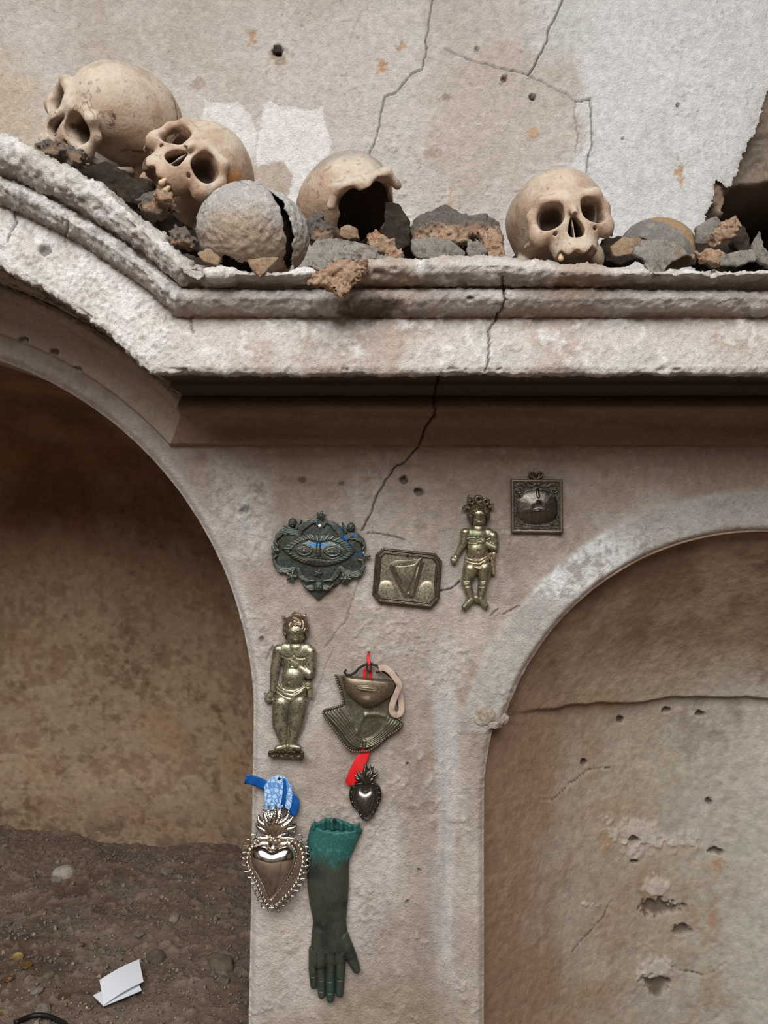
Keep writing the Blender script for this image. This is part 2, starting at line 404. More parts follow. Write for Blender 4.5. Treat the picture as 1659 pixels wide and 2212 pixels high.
# ---------------- lower wall with the two arched openings
def build_lower():
    h = .0019
    xs = axis(-1.5, -.6, .6, 1.15, h, .01); zs = axis(-.3, .055, CZ + .30, CZ + .31, h, .01)
    x, z = np.meshgrid(xs, zs, indexing='ij'); y = np.full_like(x, YW)
    P = (x, y, z); px, py = to_px(x, YW, z)
    nb = fbm(P, 8, 4, off=1); nm = fbm(P, 36, 4, off=2); nf = fbm(P, 190, 3, off=3); nh = fbm(P, 40, 3, off=4, st=(.2, 1, 2)); nv = fbm(P, 34, 3, off=5, st=(1.6, 1, .22))
    sl = open_left(x, z); sr = open_right(x, z); rr = np.hypot(x - RC[0], z - RC[1])
    col = np.tile(lin((176, 162, 151)), x.shape + (1,))
    col = mixc(col, (198, 186, 176), sstep(-.2, .5, nb + .4 * nm))
    col = mixc(col, (158, 141, 128), .8 * sstep(.05, .55, nm - .6 * nb))
    # brown staining under the cornice
    top = sstep(1140, 985, py + 40 * nb + 26 * nm + 10 * nh) * sstep(330, 620, px)
    col = mixc(col, (168, 145, 127), .75 * top); col = mixc(col, (148, 122, 103), .5 * top * sstep(0, .5, nh))
    # lime bloom
    for a, b, rx, ry, s in ((520, 1080, 60, 85, 1), (545, 1160, 40, 50, .8), (480, 1010, 30, 25, .6), (800, 1060, 40, 60, .45), (800, 1280, 30, 60, .5), (850, 1190, 50, 30, .4), (960, 1440, 45, 60, .5), (700, 1500, 60, 40, .3), (575, 1420, 40, 90, .35), (800, 1870, 60, 120, .5), (850, 1780, 40, 60, .35), (780, 1990, 40, 60, .4), (850, 1380, 60, 40, .45), (600, 2130, 60, 60, .3)):
        bl = blob(px, py, a, b, rx * 1.15, ry * 1.15, nm + .5 * nf, .7, .6)
        col = mixc(col, (214, 209, 205), .8 * s * bl * sstep(-.6, .4, nm + nf)); y -= .0014 * bl * s * sstep(-.2, .6, nf + .3)
    # pale band up the right of the pier, dirty foot
    col = mixc(col, (206, 204, 202), .6 * blob(px, py, 968, 1790, 26, 330, nv * 1.5, .7, .5))
    col = mixc(col, (150, 132, 106), .5 * blob(px, py, 890, 2190, 190, 70, nm, .6, .6))
    col = mixc(col, (150, 134, 120), .4 * blob(px, py, 905, 1900, 40, 300, nv, .8, .5))
    col = mixc(col, (204, 198, 192), .7 * sstep(.035, .004, np.abs(sl)) * sstep(700, 1200, py))
    # raised grey archivolt of the right niche
    band = sstep(RR + .068, RR + .058, rr + .003 * nm) * (z > RC[1] + .10) + 0
    band = np.clip(band, 0, 1) * sstep(RC[1] + .09, RC[1] + .13, z)
    col = mixc(col, (178, 174, 168), .85 * band); col = mixc(col, (196, 190, 183), .6 * band * sstep(-.1, .4, nm))
    wb = blob(px, py, 1240, 1215, 140, 75, nm + (px - 1240) * (py - 1215) / 26000, .45, .4) * band
    col = mixc(col, (232, 232, 232), .85 * wb * sstep(-.5, .2, nf + nm))
    col = mixc(col, (150, 124, 104), .7 * sstep(.014, .004, np.abs(sr) + .006 * nm) * (z > RC[1] + .1))
    y -= .005 * band
    jam = sstep(.05, .02, -sr) * (x < RC[0]) * (z < RC[1] + .12); y -= .004 * jam
    y += .0035 * nb + .0016 * nm - .0007 * nf
    crust = sstep(.1, .5, fbm(P, 140, 3, off=9)) * sstep(-.1, .3, fbm(P, 15, 3, off=10)); y -= .0020 * crust; col = mixc(col, (206, 196, 186), .3 * crust)
    # soft arrises
    y += .010 * sstep(-.016, .0, sl) ** 2 + .008 * sstep(-.014, 0, sr) ** 2
    col = col * (1 + .10 * nf[..., None] + .05 * nv[..., None])
    Fk = [(945, 940), (910, 945), (905, 962), (880, 992), (850, 1012), (830, 1045), (812, 1075), (800, 1112), (783, 1145)]
    carve(x, y, z, col, [(Fk, 1.1), ([(795, 1152), (830, 1155), (872, 1166)], .6), ([(775, 1255), (765, 1290), (748, 1340), (700, 1400)], .35), ([(952, 1276), (975, 1271), (992, 1257)], .9), ([(1088, 1327), (1105, 1318), (1122, 1309)], .6), ([(650, 1590), (690, 1480), (720, 1400)], .25), ([(1060, 1330), (1075, 1316)], .6), ([(590, 1395), (575, 1425)], .5)], YW, h, .006, .3)
    pits(x, y, z, col, [(873, 1037, 10, .012), (905, 1063, 11, .01), (653, 1038, 9, .003), (738, 1045, 8, .002), (566, 1382, 7, .004), (880, 1948, 5, .002), (905, 1880, 4, .004), (745, 1905, 6, .003), (880, 1650, 4, .006), (530, 1100, 10, .003)], YW)
    # pull the grid onto the edges of the openings so that the arrises run clean
    for (c, R_, sg) in ((LC, LR, sl), (RC, RR, sr)):
        nearv = np.abs(sg) < h * .75; up = nearv & (z > c[1]); dn = nearv & (z <= c[1])
        rad = np.hypot(x - c[0], z - c[1]) + 1e-9; k = (rad + sg) / rad
        x2 = np.where(up, c[0] + (x - c[0]) * k, x); z2 = np.where(up, c[1] + (z - c[1]) * k, z)
        x = np.where(dn, x + sg * np.sign(x - c[0]), x2); z = z2
        sg[nearv] = 0
    s = np.maximum(sl, sr)
    vin = (s < .0005) & (cornice_o(x, z) < .14)
    keep = vin[:-1, :-1] & vin[1:, :-1] & vin[1:, 1:] & vin[:-1, 1:]
    V = np.stack([x, y, z], -1).reshape(-1, 3)
    V, Fc, cc = compact(V, grid_faces(*x.shape, keep=keep), col.reshape(-1, 3))
    o = mesh_from('wall_lower', V, Fc, M_PLASTER, cc)
    struct(o, 'pinkish weathered plaster pier between two arched niches')
    return o
W_LOW = build_lower()

# ---------------- niches
def rim_path(cx, cz, R, zb, n_arc, n_jamb, lean=0.0, impost=None):
    pts = []
    for k in range(n_jamb):
        t = k / n_jamb; z = zb + (cz - zb) * t; pts.append((cx + R + lean * (cz - z) * -1, z))
    for k in range(n_arc + 1):
        a = math.pi * k / n_arc; pts.append((cx + R * math.cos(a), cz + R * math.sin(a)))
    for k in range(1, n_jamb + 1):
        t = k / n_jamb; pts.append((cx - R, cz + (zb - cz) * t))
    return np.array(pts)

def build_niche_left():
    n = 620; zb = -.03
    rp = rim_path(LC[0], LC[1], LR, zb, 420, 220, lean=.016)
    m = 300
    q = np.concatenate([np.linspace(-.02, .05, 14)[:-1], np.linspace(.05, 1, m - 13)])
    D = .83; e = 4.6
    # even steps along the section, from the arris over the soffit to the middle of the back
    aa = np.linspace(0, math.pi / 2, 4000); dd = D * np.sin(aa) ** (2 / e); ss = np.clip(np.cos(aa), 0, 1) ** (2 / e)
    arc_l = np.concatenate([[0], np.cumsum(np.hypot(np.diff(dd), np.diff(ss) * LR))]); arc_l /= arc_l[-1]
    dep = np.interp(np.clip(q, 0, 1), arc_l, dd); shr = np.interp(np.clip(q, 0, 1), arc_l, ss); shr[-1] = 0
    cxz = np.array([LC[0], LC[1]])
    x = np.zeros((len(rp), len(q))); z = np.zeros_like(x); y = np.zeros_like(x)
    for j in range(len(q)):
        sx = shr[j]
        cz_here = np.minimum(rp[:, 1], LC[1])           # jamb points shrink sideways only, arch points radially
        x[:, j] = LC[0] + (rp[:, 0] - LC[0]) * sx
        z[:, j] = cz_here + (rp[:, 1] - cz_here) * sx
        y[:, j] = YW + .0125 + dep[j]
        if q[j] < 0:
            u = rp - np.stack([np.full(len(rp), LC[0]), cz_here], 1); u /= np.linalg.norm(u, axis=1, keepdims=True)
            x[:, j] += u[:, 0] * (-q[j]) * .3; z[:, j] += u[:, 1] * (-q[j]) * .3; y[:, j] = YW + .0125
    P3 = np.stack([x, y, z], -1)
    nrm = grid_normals(P3); P = (x, y, z)
    nb = fbm(P, 5, 4, off=1); nm = fbm(P, 18, 4, off=2); nf = fbm(P, 75, 4, off=3)
    px, py = to_px(x, y, z)
    col = np.tile(lin((154, 127, 103)), x.shape + (1,))
    col = mixc(col, (124, 96, 75), sstep(-.2, .4, nb + .4 * nm)); col = mixc(col, (144, 110, 88), .6 * sstep(.1, .5, nm))
    zl = sstep(CZ - .02, CZ - .36, z + .12 * nb)
    cream = zl * sstep(-.35, .30, nm + .7 * nf + .15 + .3 * nb)
    col = mixc(col, (176, 156, 130), .75 * cream)
    spots = .7 * sstep(.12, .5, fbm(P, 38, 4, off=6, gain=.65) + .3 * nb) * sstep(CZ + .25, CZ - .1, z)
    col = mixc(col, (106, 80, 62), .75 * spots)
    col = mixc(col, (166, 122, 80), .35 * sstep(.2, .6, fbm(P, 9, 3, off=12)))
    foot = sstep(.17, .04, z + .05 * nm); col = mixc(col, (96, 78, 62), .7 * foot * sstep(-.3, .3, nf + nm))
    # paler over the first hand's breadth behind the arris
    front = sstep(.16, .02, y - YW + .05 * nm); col = mixc(col, (196, 184, 170), .75 * front)
    col = col * (1 + .14 * nf[..., None])
    disp = .006 * nb + .004 * nm + .0022 * nf - .003 * cream + .003 * spots
    P3 = P3 + nrm * disp[..., None] * np.clip(q * 20, 0, 1)[None, :, None]
    o = mesh_from('wall_niche_left', P3.reshape(-1, 3), grid_faces(*x.shape), M_NICHE, col.reshape(-1, 3))
    struct(o, 'deep arched niche of brown stained plaster above bare earth')
    return o
build_niche_left()

def build_niche_right():
    # shallow concave recess: polar grid for the arch, rectangular continuation below
    rp = rim_path(RC[0], RC[1], RR, -.3, 340, 330)
    zi = CZ + (CY - 1572) / F * YW
    lowl = (rp[:, 1] < zi) & (rp[:, 0] < RC[0]); 
    q = np.concatenate([[-.022, -.012, -.004, 0, .0, .0], np.linspace(0.0, 1, 210)])
    x = np.zeros((len(rp), len(q))); z = np.zeros_like(x); y = np.zeros_like(x)
    cz_here = np.minimum(rp[:, 1], RC[1])
    for j, t in enumerate(q):
        s = 1 - max(t, 0)
        x[:, j] = RC[0] + (rp[:, 0] - RC[0]) * s; z[:, j] = cz_here + (rp[:, 1] - cz_here) * s
        y[:, j] = YW + (.011 if t < 0 else .034 + .165 * (1 - s * s) if j > 4 else .011 + .010 * (j - 2))
        x[lowl, j] -= .012 * s ** 14
        if t < 0:
            x[:, j] += (rp[:, 0] - RC[0]) * (-t) * .4; z[:, j] += (rp[:, 1] - cz_here) * (-t) * .4
    P = (x, y, z); nb = fbm(P, 7, 4, off=11); nm = fbm(P, 26, 4, off=12); nf = fbm(P, 120, 4, off=13); nv = fbm(P, 30, 3, off=14, st=(1.5, 1, .2))
    # the upper shell overhangs along a broken line
    zl = CZ - .322 + .004 * nm + .008 * fbm((x, x * 0, x * 0), 14, 3)
    side = sstep(0, .14, x - (RC[0] - RR))
    ov = sstep(zl - .0022, zl + .0022, z) * side; y = y - .013 * ov
    px, py = to_px(x, y, z)
    col = np.tile(lin((146, 124, 104)), x.shape + (1,))
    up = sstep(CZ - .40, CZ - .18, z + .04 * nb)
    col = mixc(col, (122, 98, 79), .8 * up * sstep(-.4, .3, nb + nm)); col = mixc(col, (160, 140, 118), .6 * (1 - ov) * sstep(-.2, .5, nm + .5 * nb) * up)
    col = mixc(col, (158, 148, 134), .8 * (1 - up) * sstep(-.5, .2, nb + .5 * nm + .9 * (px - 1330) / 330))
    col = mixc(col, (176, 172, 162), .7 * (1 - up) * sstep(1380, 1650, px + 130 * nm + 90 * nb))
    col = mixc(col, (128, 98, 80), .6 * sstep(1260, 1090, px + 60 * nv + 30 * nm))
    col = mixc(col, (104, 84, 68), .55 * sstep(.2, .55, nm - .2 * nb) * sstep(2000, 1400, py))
    for a, b, rx, ry, s in ((1330, 1770, 90, 60, .3), (1310, 1820, 14, 24, .8), (1545, 1860, 12, 14, .9), (1538, 1980, 7, 14, 1)):
        col = mixc(col, (160, 118, 84), s * .6 * blob(px, py, a, b, rx, ry, nf + nm, .9, .6))
    for a, b, rx, ry in ((1395, 1800, 62, 22), (1370, 1835, 22, 16), (1425, 1910, 20, 12), (1410, 2095, 22, 22), (1270, 1955, 16, 9)):
        bl = blob(px, py, a, b, rx * 1.15, ry * 1.15, nf + 1.4 * nm, 1.1, .3); col = mixc(col, (184, 174, 162), .75 * bl); y = y - .0022 * bl
    for a, b, rx, ry in ((1425, 1962, 38, 17), (1475, 2008, 20, 10), (1420, 2130, 26, 20), (1340, 1555, 8, 8), (1438, 1533, 9, 7), (1370, 1815, 12, 8), (1532, 1730, 8, 8), (1511, 1541, 10, 6), (1260, 1648, 6, 7), (1370, 1861, 8, 3), (1545, 1838, 22, 8)):
        bl = blob(px, py, a, b, rx, ry, nf + nm, .75); col = mixc(col, (74, 60, 48), .75 * bl); y = y + .010 * bl
    col = col * (1 + .16 * nf[..., None] + .05 * nv[..., None])
    y = y + .004 * nb + .0018 * nm + .0012 * nf
    gx, gz, gy, gc = x.copy(), z.copy(), y, col
    carve(gx, gy, gz, gc, [([(1230, 2040), (1262, 2014), (1300, 1985), (1322, 1950)], .3), ([(1400, 2060), (1480, 2120), (1540, 2135), (1590, 2105)], .35), ([(1150, 1700), (1180, 1708), (1262, 1660), (1320, 1660)], .35)], YW + .16, .003, .004, .6)
    V = np.stack([gx, gy, gz], -1).reshape(-1, 3)
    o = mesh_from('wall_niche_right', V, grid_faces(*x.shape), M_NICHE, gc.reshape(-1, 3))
    struct(o, 'shallow arched niche of grey and brown plaster')
    return o
build_niche_right()

# rough knob and springer at the foot of the right archivolt
def build_impost():
    def f(X, Y, Z):
        d = ell(X, Y, Z, (0, .2, 0), (2.2, 1.3, 1.9)); d = smin(d, ell(X, Y, Z, (2.6, .9, -.6), (1.5, 1.2, 1.2)), .8)
        P = (X, Y, Z); return d + .28 * fbm(P, .7, 3) + .10 * fbm(P, 2.6, 2)
    V, q = sdf_mesh(f, (-3, -2, -3), (5, 3, 3), .13)
    nf = fbm(V.T, 1.2, 3, off=2); col = np.tile(lin((186, 174, 160)), (len(V), 1)); col = mixc(col, (160, 146, 130), sstep(-.2, .4, nf))
    p = pix(1046, 1545, YW); o = mesh_from('trim_3', V * .0095 + np.array(p), q, M_LIME, col)
    struct(o, 'round crumbling plaster knob at the foot of the arch band')
build_impost()

# ---------------- cornice
PROF = [(1.262, .0991), (1.250, .0991), (1.238, .103), (1.236, .109), (1.234, .128), (1.226, .143), (1.214, .1475), (1.200, .1490), (1.190, .1545), (1.189, .1605), (1.195, .1665), (1.204, .1690), (1.170, .1705), (1.120, .172), (1.118, .178),
        (1.060, .1775), (1.046, .1735), (1.032, .1745), (1.029, .181), (1.033, .205), (1.042, .238), (1.046, .2475), (1.036, .2495), (1.024, .254), (1.014, .263), (1.013, .270),
        (1.020, .2755), (1.030, .2785), (1.026, .2815), (1.006, .283), (.994, .290), (.990, .298), (.994, .3055), (1.006, .3105), (1.04, .3125), (1.30, .314)]
def build_cornice():
    pr = []
    for (ya, za), (yb, zb) in zip(PROF[:-1], PROF[1:]):
        L = math.hypot(yb - ya, zb - za); n = max(1, int(L / (.0021 if za < .3124 else .006)))
        for k in range(n): pr.append((ya + (yb - ya) * k / n, za + (zb - za) * k / n))
    pr.append(PROF[-1]); pr = np.array(pr)
    ta = np.concatenate([np.linspace(0, .62, 60)[:-1], np.linspace(.62, 1, 330)])
    tb = np.concatenate([np.linspace(0, .78, 520)[1:], np.linspace(.78, 1, 40)[1:]])
    nu = len(ta) + len(tb); x = np.zeros((nu, len(pr))); z = np.zeros_like(x); y = np.zeros_like(x)
    for j, (yy, zz) in enumerate(pr):
        R = R0 + zz - .0991; zw = CZ + zz
        xm = LC[0] + math.sqrt(R * R - (zw - LC[1]) ** 2); tm = math.atan2(zw - LC[1], xm - LC[0])
        th = math.radians(160) + (tm - math.radians(160)) * ta
        x[:len(ta), j] = LC[0] + R * np.cos(th); z[:len(ta), j] = LC[1] + R * np.sin(th)
        x[len(ta):, j] = xm + (1.15 - xm) * tb; z[len(ta):, j] = zw
        y[:, j] = yy
    # the top roll is worn down unevenly
    pxl, _ = to_px(x, 1.0, z)
    wear = np.interp(pxl, [380, 440, 640, 820, 1080, 1180, 1320, 1400, 1560, 1700], [.006, .014, .014, .003, .001, .008, .014, .012, .014, .012])
    wear = np.where(np.arange(nu)[:, None] < len(ta), np.interp(pxl, [-200, 250, 400], [-.011, -.008, .006]), wear)
    zrel = np.broadcast_to(pr[:, 1][None, :], x.shape); z = z - wear * sstep(.281, .304, zrel) * sstep(1.16, 1.03, y)
    P3 = np.stack([x, y, z], -1); nrm = -grid_normals(P3)
    if nrm[nu // 2, len(pr) // 2, 1] > 0: nrm = -nrm
    P = (x, y, z); px, py = to_px(x, y, z)
    o_ = np.broadcast_to(pr[:, 1][None, :], x.shape); yb = np.broadcast_to(pr[:, 0][None, :], x.shape)
    arch = (np.arange(nu) < len(ta))[:, None] & np.ones(len(pr), bool)[None, :]
    nb = fbm(P, 9, 4, off=21); nm = fbm(P, 40, 4, off=22); nf = fbm(P, 150, 4, off=23, gain=.65); nh = fbm(P, 36, 3, off=24, st=(.15, 1, 2))
    out = sstep(1.10, 1.06, yb)              # outer, dusty members
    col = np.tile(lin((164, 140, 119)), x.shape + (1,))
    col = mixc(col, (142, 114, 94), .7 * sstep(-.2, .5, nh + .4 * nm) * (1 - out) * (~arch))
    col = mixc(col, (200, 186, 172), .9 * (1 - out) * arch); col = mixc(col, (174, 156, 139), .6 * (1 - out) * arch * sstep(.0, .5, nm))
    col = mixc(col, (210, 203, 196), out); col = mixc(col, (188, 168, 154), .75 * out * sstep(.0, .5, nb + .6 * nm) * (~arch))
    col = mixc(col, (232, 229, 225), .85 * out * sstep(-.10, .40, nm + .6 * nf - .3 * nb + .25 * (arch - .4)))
    gro = np.maximum(np.exp(-((o_ - .2790) / .0028) ** 2), np.exp(-((o_ - .2480) / .0035) ** 2)) * out
    col = mixc(col, (150, 126, 108), .7 * gro)
    col = mixc(col, (170, 150, 134), .6 * sstep(.245, .22, o_) * sstep(.2, .245, o_) * out * (~arch) * sstep(-.2, .4, nh))
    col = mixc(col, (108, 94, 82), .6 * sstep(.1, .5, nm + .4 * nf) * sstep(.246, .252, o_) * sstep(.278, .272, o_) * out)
    col = mixc(col, (84, 76, 66), .8 * blob(px, py, 800, 665, 75, 26, nm + nf, .7, .5) * out)
    col = mixc(col, (160, 128, 104), .55 * blob(px, py, 1245, 610, 75, 35, nm, .5, .5) * out)
    col = mixc(col, (160, 128, 104), .5 * blob(px, py, 830, 590, 60, 40, nm, .5, .5) * out)
    soffit_shade = np.where(arch, sstep(1.185, 1.165, yb), sstep(1.205, 1.185, yb)) * sstep(1.035, 1.055, yb) * (o_ < .181); col = mixc(col, (62, 54, 45), .85 * soffit_shade * sstep(-.9, .1, nm + nb + (~arch) * 1.0 - .2))  # underside members painted dark for the shade under the cornice
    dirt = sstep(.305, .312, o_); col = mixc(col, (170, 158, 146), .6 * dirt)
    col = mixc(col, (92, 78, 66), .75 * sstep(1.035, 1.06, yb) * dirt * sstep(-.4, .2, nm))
    col = col * (1 + .14 * nf[..., None])
    top = sstep(.279, .288, o_)
    disp = (.0030 * nm + .0016 * nf) * (.45 + .75 * out) + .0042 * top * nm + .006 * top * nb + .003 * out * nb
    crumb = sstep(.05, .45, fbm(P, 230, 2, off=31, gain=.7)); disp += .0022 * crumb * out * (.6 + .6 * arch) + .0022 * crumb * (1 - out) * arch * sstep(.140, .150, o_)
    bite = sstep(.28, .5, fbm(P, 30, 3, off=35)) * out; disp -= .007 * bite * top + .002 * bite
    disp -= .004 * sstep(.35, .55, fbm(P, 60, 2, off=37)) * np.exp(-((o_ - .178) / .006) ** 2) * sstep(1.06, 1.04, yb)
    fl = sstep(.30, .36, fbm(P, 26, 3, off=39)) * out; disp += .0016 * fl; col = mixc(col, (214, 206, 198), .5 * fl)
    # cracks running over the mouldings
    for line, w in (([(1085, 600), (1092, 648), (1072, 690), (1055, 715), (1056, 760), (1049, 800)], 1), ([(948, 812), (940, 850), (938, 900), (915, 932), (905, 962)], 1.2), ([(30, 455), (36, 480), (15, 520)], .8), ([(412, 690), (418, 720)], .6), ([(140, 520), (145, 470)], .5)):
        d = line_d(px, py, jitter_line(line, 8, 2.5, 5)); m = 1 - sstep(1.2, 2.6, d)
        disp -= .005 * m * w; col *= (1 - .75 * m * min(w, 1))[..., None]
    for a, b, r in ((95, 540, 13), (165, 800, 10), (1015, 645, 6), (50, 735, 9), (118, 760, 9)):
        m = 1 - sstep(.5, 1, np.hypot((px - a) / 1.4, py - b) / r + .4 * nf); disp -= .008 * m; col *= (1 - .6 * m)[..., None]
    P3 = P3 + nrm * disp[..., None]
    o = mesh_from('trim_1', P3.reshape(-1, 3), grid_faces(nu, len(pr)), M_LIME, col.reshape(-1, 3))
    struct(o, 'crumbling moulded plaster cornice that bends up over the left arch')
    return o
build_cornice()

# ---------------- earth floor
def floor_h(x, y):
    x = np.asarray(x, np.float64); y = np.asarray(y, np.float64); z = np.zeros_like(x)
    ins = sstep(1.15, 1.35, y)
    h = .028 * fbm((x, y, z), 3.2, 3, off=4) + .016 * fbm((x, y, z), 11, 4, off=5)
    h = h + .05 * sstep(1.75, 2.02, y) * (0.5 + fbm((x, y, z), 5, 2, off=8)) * .6
    h = h + .06 * sstep(-.75, -1.15, x) * sstep(1.6, 1.95, y)
    return h * (.25 + .75 * ins) - .008 - .26 * sstep(-.12, .10, x)
def build_floor():
    h = .0038
    xs = axis(-2.6, -1.12, -.17, 2.6, h, .06); ys = axis(-5.0, 1.24, 2.12, 2.3, h, .06)
    x, y = np.meshgrid(xs, ys, indexing='ij'); z = floor_h(x, y)
    P = (x, y, z); nm = fbm(P, 30, 4, off=1); nf = fbm(P, 130, 3, off=2, gain=.7); nb = fbm(P, 6, 3, off=3)
    lump = sstep(.15, .5, fbm(P, 70, 3, off=4)); z = z + .006 * nm + .005 * nf + .005 * lump
    col = np.tile(lin((108, 91, 78)), x.shape + (1,)); col = mixc(col, (88, 71, 58), sstep(-.2, .5, nb)); col = mixc(col, (128, 111, 96), .6 * sstep(.0, .5, nm)); col = mixc(col, (140, 124, 108), .5 * lump)
    col = mixc(col, (126, 112, 100), .5 * sstep(.1, .5, fbm(P, 9, 3, off=9)))
    col = col * (1 + .25 * nf[..., None])
    o = mesh_from('floor', np.stack([x, y, z], -1).reshape(-1, 3), grid_faces(*x.shape), M_EARTH, col.reshape(-1, 3))
    struct(o, 'dry brown earth floor strewn with grit')
build_floor()

# ---------------- rest of the room (behind and beside the camera), open to the sky above
def box_mesh(name, x0, x1, y0, y1, z0, z1, mat):
    V = np.array([(a, b, c) for a in (x0, x1) for b in (y0, y1) for c in (z0, z1)], float)
    Fq = np.array([(0, 1, 3, 2), (4, 6, 7, 5), (0, 4, 5, 1), (2, 3, 7, 6), (0, 2, 6, 4), (1, 5, 7, 3)])
    return mesh_from(name, V, Fq, mat, smooth=False)
struct(box_mesh('wall_back', -2.6, 2.6, -5.2, -5.0, -.4, ROOF_Z, M_ROOM), 'plain wall facing the niches')
struct(box_mesh('wall_left', -2.6, -2.5, -5.0, 2.4, -.4, ROOF_Z, M_ROOM), 'plain side wall left')
struct(box_mesh('wall_right', 2.5, 2.6, -5.0, 2.4, -.4, ROOF_Z, M_ROOM), 'plain side wall right')
struct(box_mesh('wall_far', -2.5, 2.5, 2.3, 2.4, -.4, ROOF_Z, M_ROOM), 'masonry behind the niches')
x0, x1, y0, y1 = OPEN
V = np.array([(-2.6, -5.2), (2.6, -5.2), (2.6, 2.4), (-2.6, 2.4), (x0, y0), (x1, y0), (x1, y1), (x0, y1)])
V = np.concatenate([np.c_[V, np.full(8, ROOF_Z)], np.c_[V, np.full(8, ROOF_Z + .12)]])
Fq = [(0, 1, 5, 4), (1, 2, 6, 5), (2, 3, 7, 6), (3, 0, 4, 7)]
Fq = np.array(Fq + [tuple(i + 8 for i in reversed(f)) for f in Fq] + [(4, 5, 13, 12), (5, 6, 14, 13), (6, 7, 15, 14), (7, 4, 12, 15)])
struct(mesh_from('ceiling', V, Fq, M_ROOM, smooth=False), 'ceiling with a wide opening to the sky')
# ------------------------------------------------------------------ skulls (modelled in centimetres, face towards -Y, up +Z)
M_BONE = mat_col('old_bone', .72, bump=((2.2, .5, .0025), (9, .5, .0012)), var=.10, vscale=1.6, spec=.35)
M_DUSTY = mat_col('dust_caked_bone', .98, bump=((3.0, 1.0, .006), (11, 1.0, .0025)), var=.16, vscale=2.2, spec=.1)
M_TOOTH = mat_col('tooth_enamel', .4, bump=((6, .3, .0006),), var=.08, vscale=2, tint=(205, 180, 146))

def rot(yaw, pitch, roll):
    return (Matrix.Rotation(math.radians(roll), 3, 'Y') @ Matrix.Rotation(math.radians(pitch), 3, 'X') @ Matrix.Rotation(math.radians(yaw), 3, 'Z'))

def braincase(X, Y, Z):
    d = ell(X, Y, Z, (0, 1.4, 1.6), (7.1, 7.9, 6.2))
    d = smin(d, ell(X, Y, Z, (0, -2.9, 1.3), (5.3, 5.1, 5.3)), 2.2)
    d = smin(d, ell(X, Y, Z, (0, 5.8, -.2), (5.2, 3.6, 3.9)), 1.8)
    d = smin(d, ell(X, Y, Z, (0, 1.5, -2.2), (5.6, 6.2, 2.9)), 1.5)
    return d

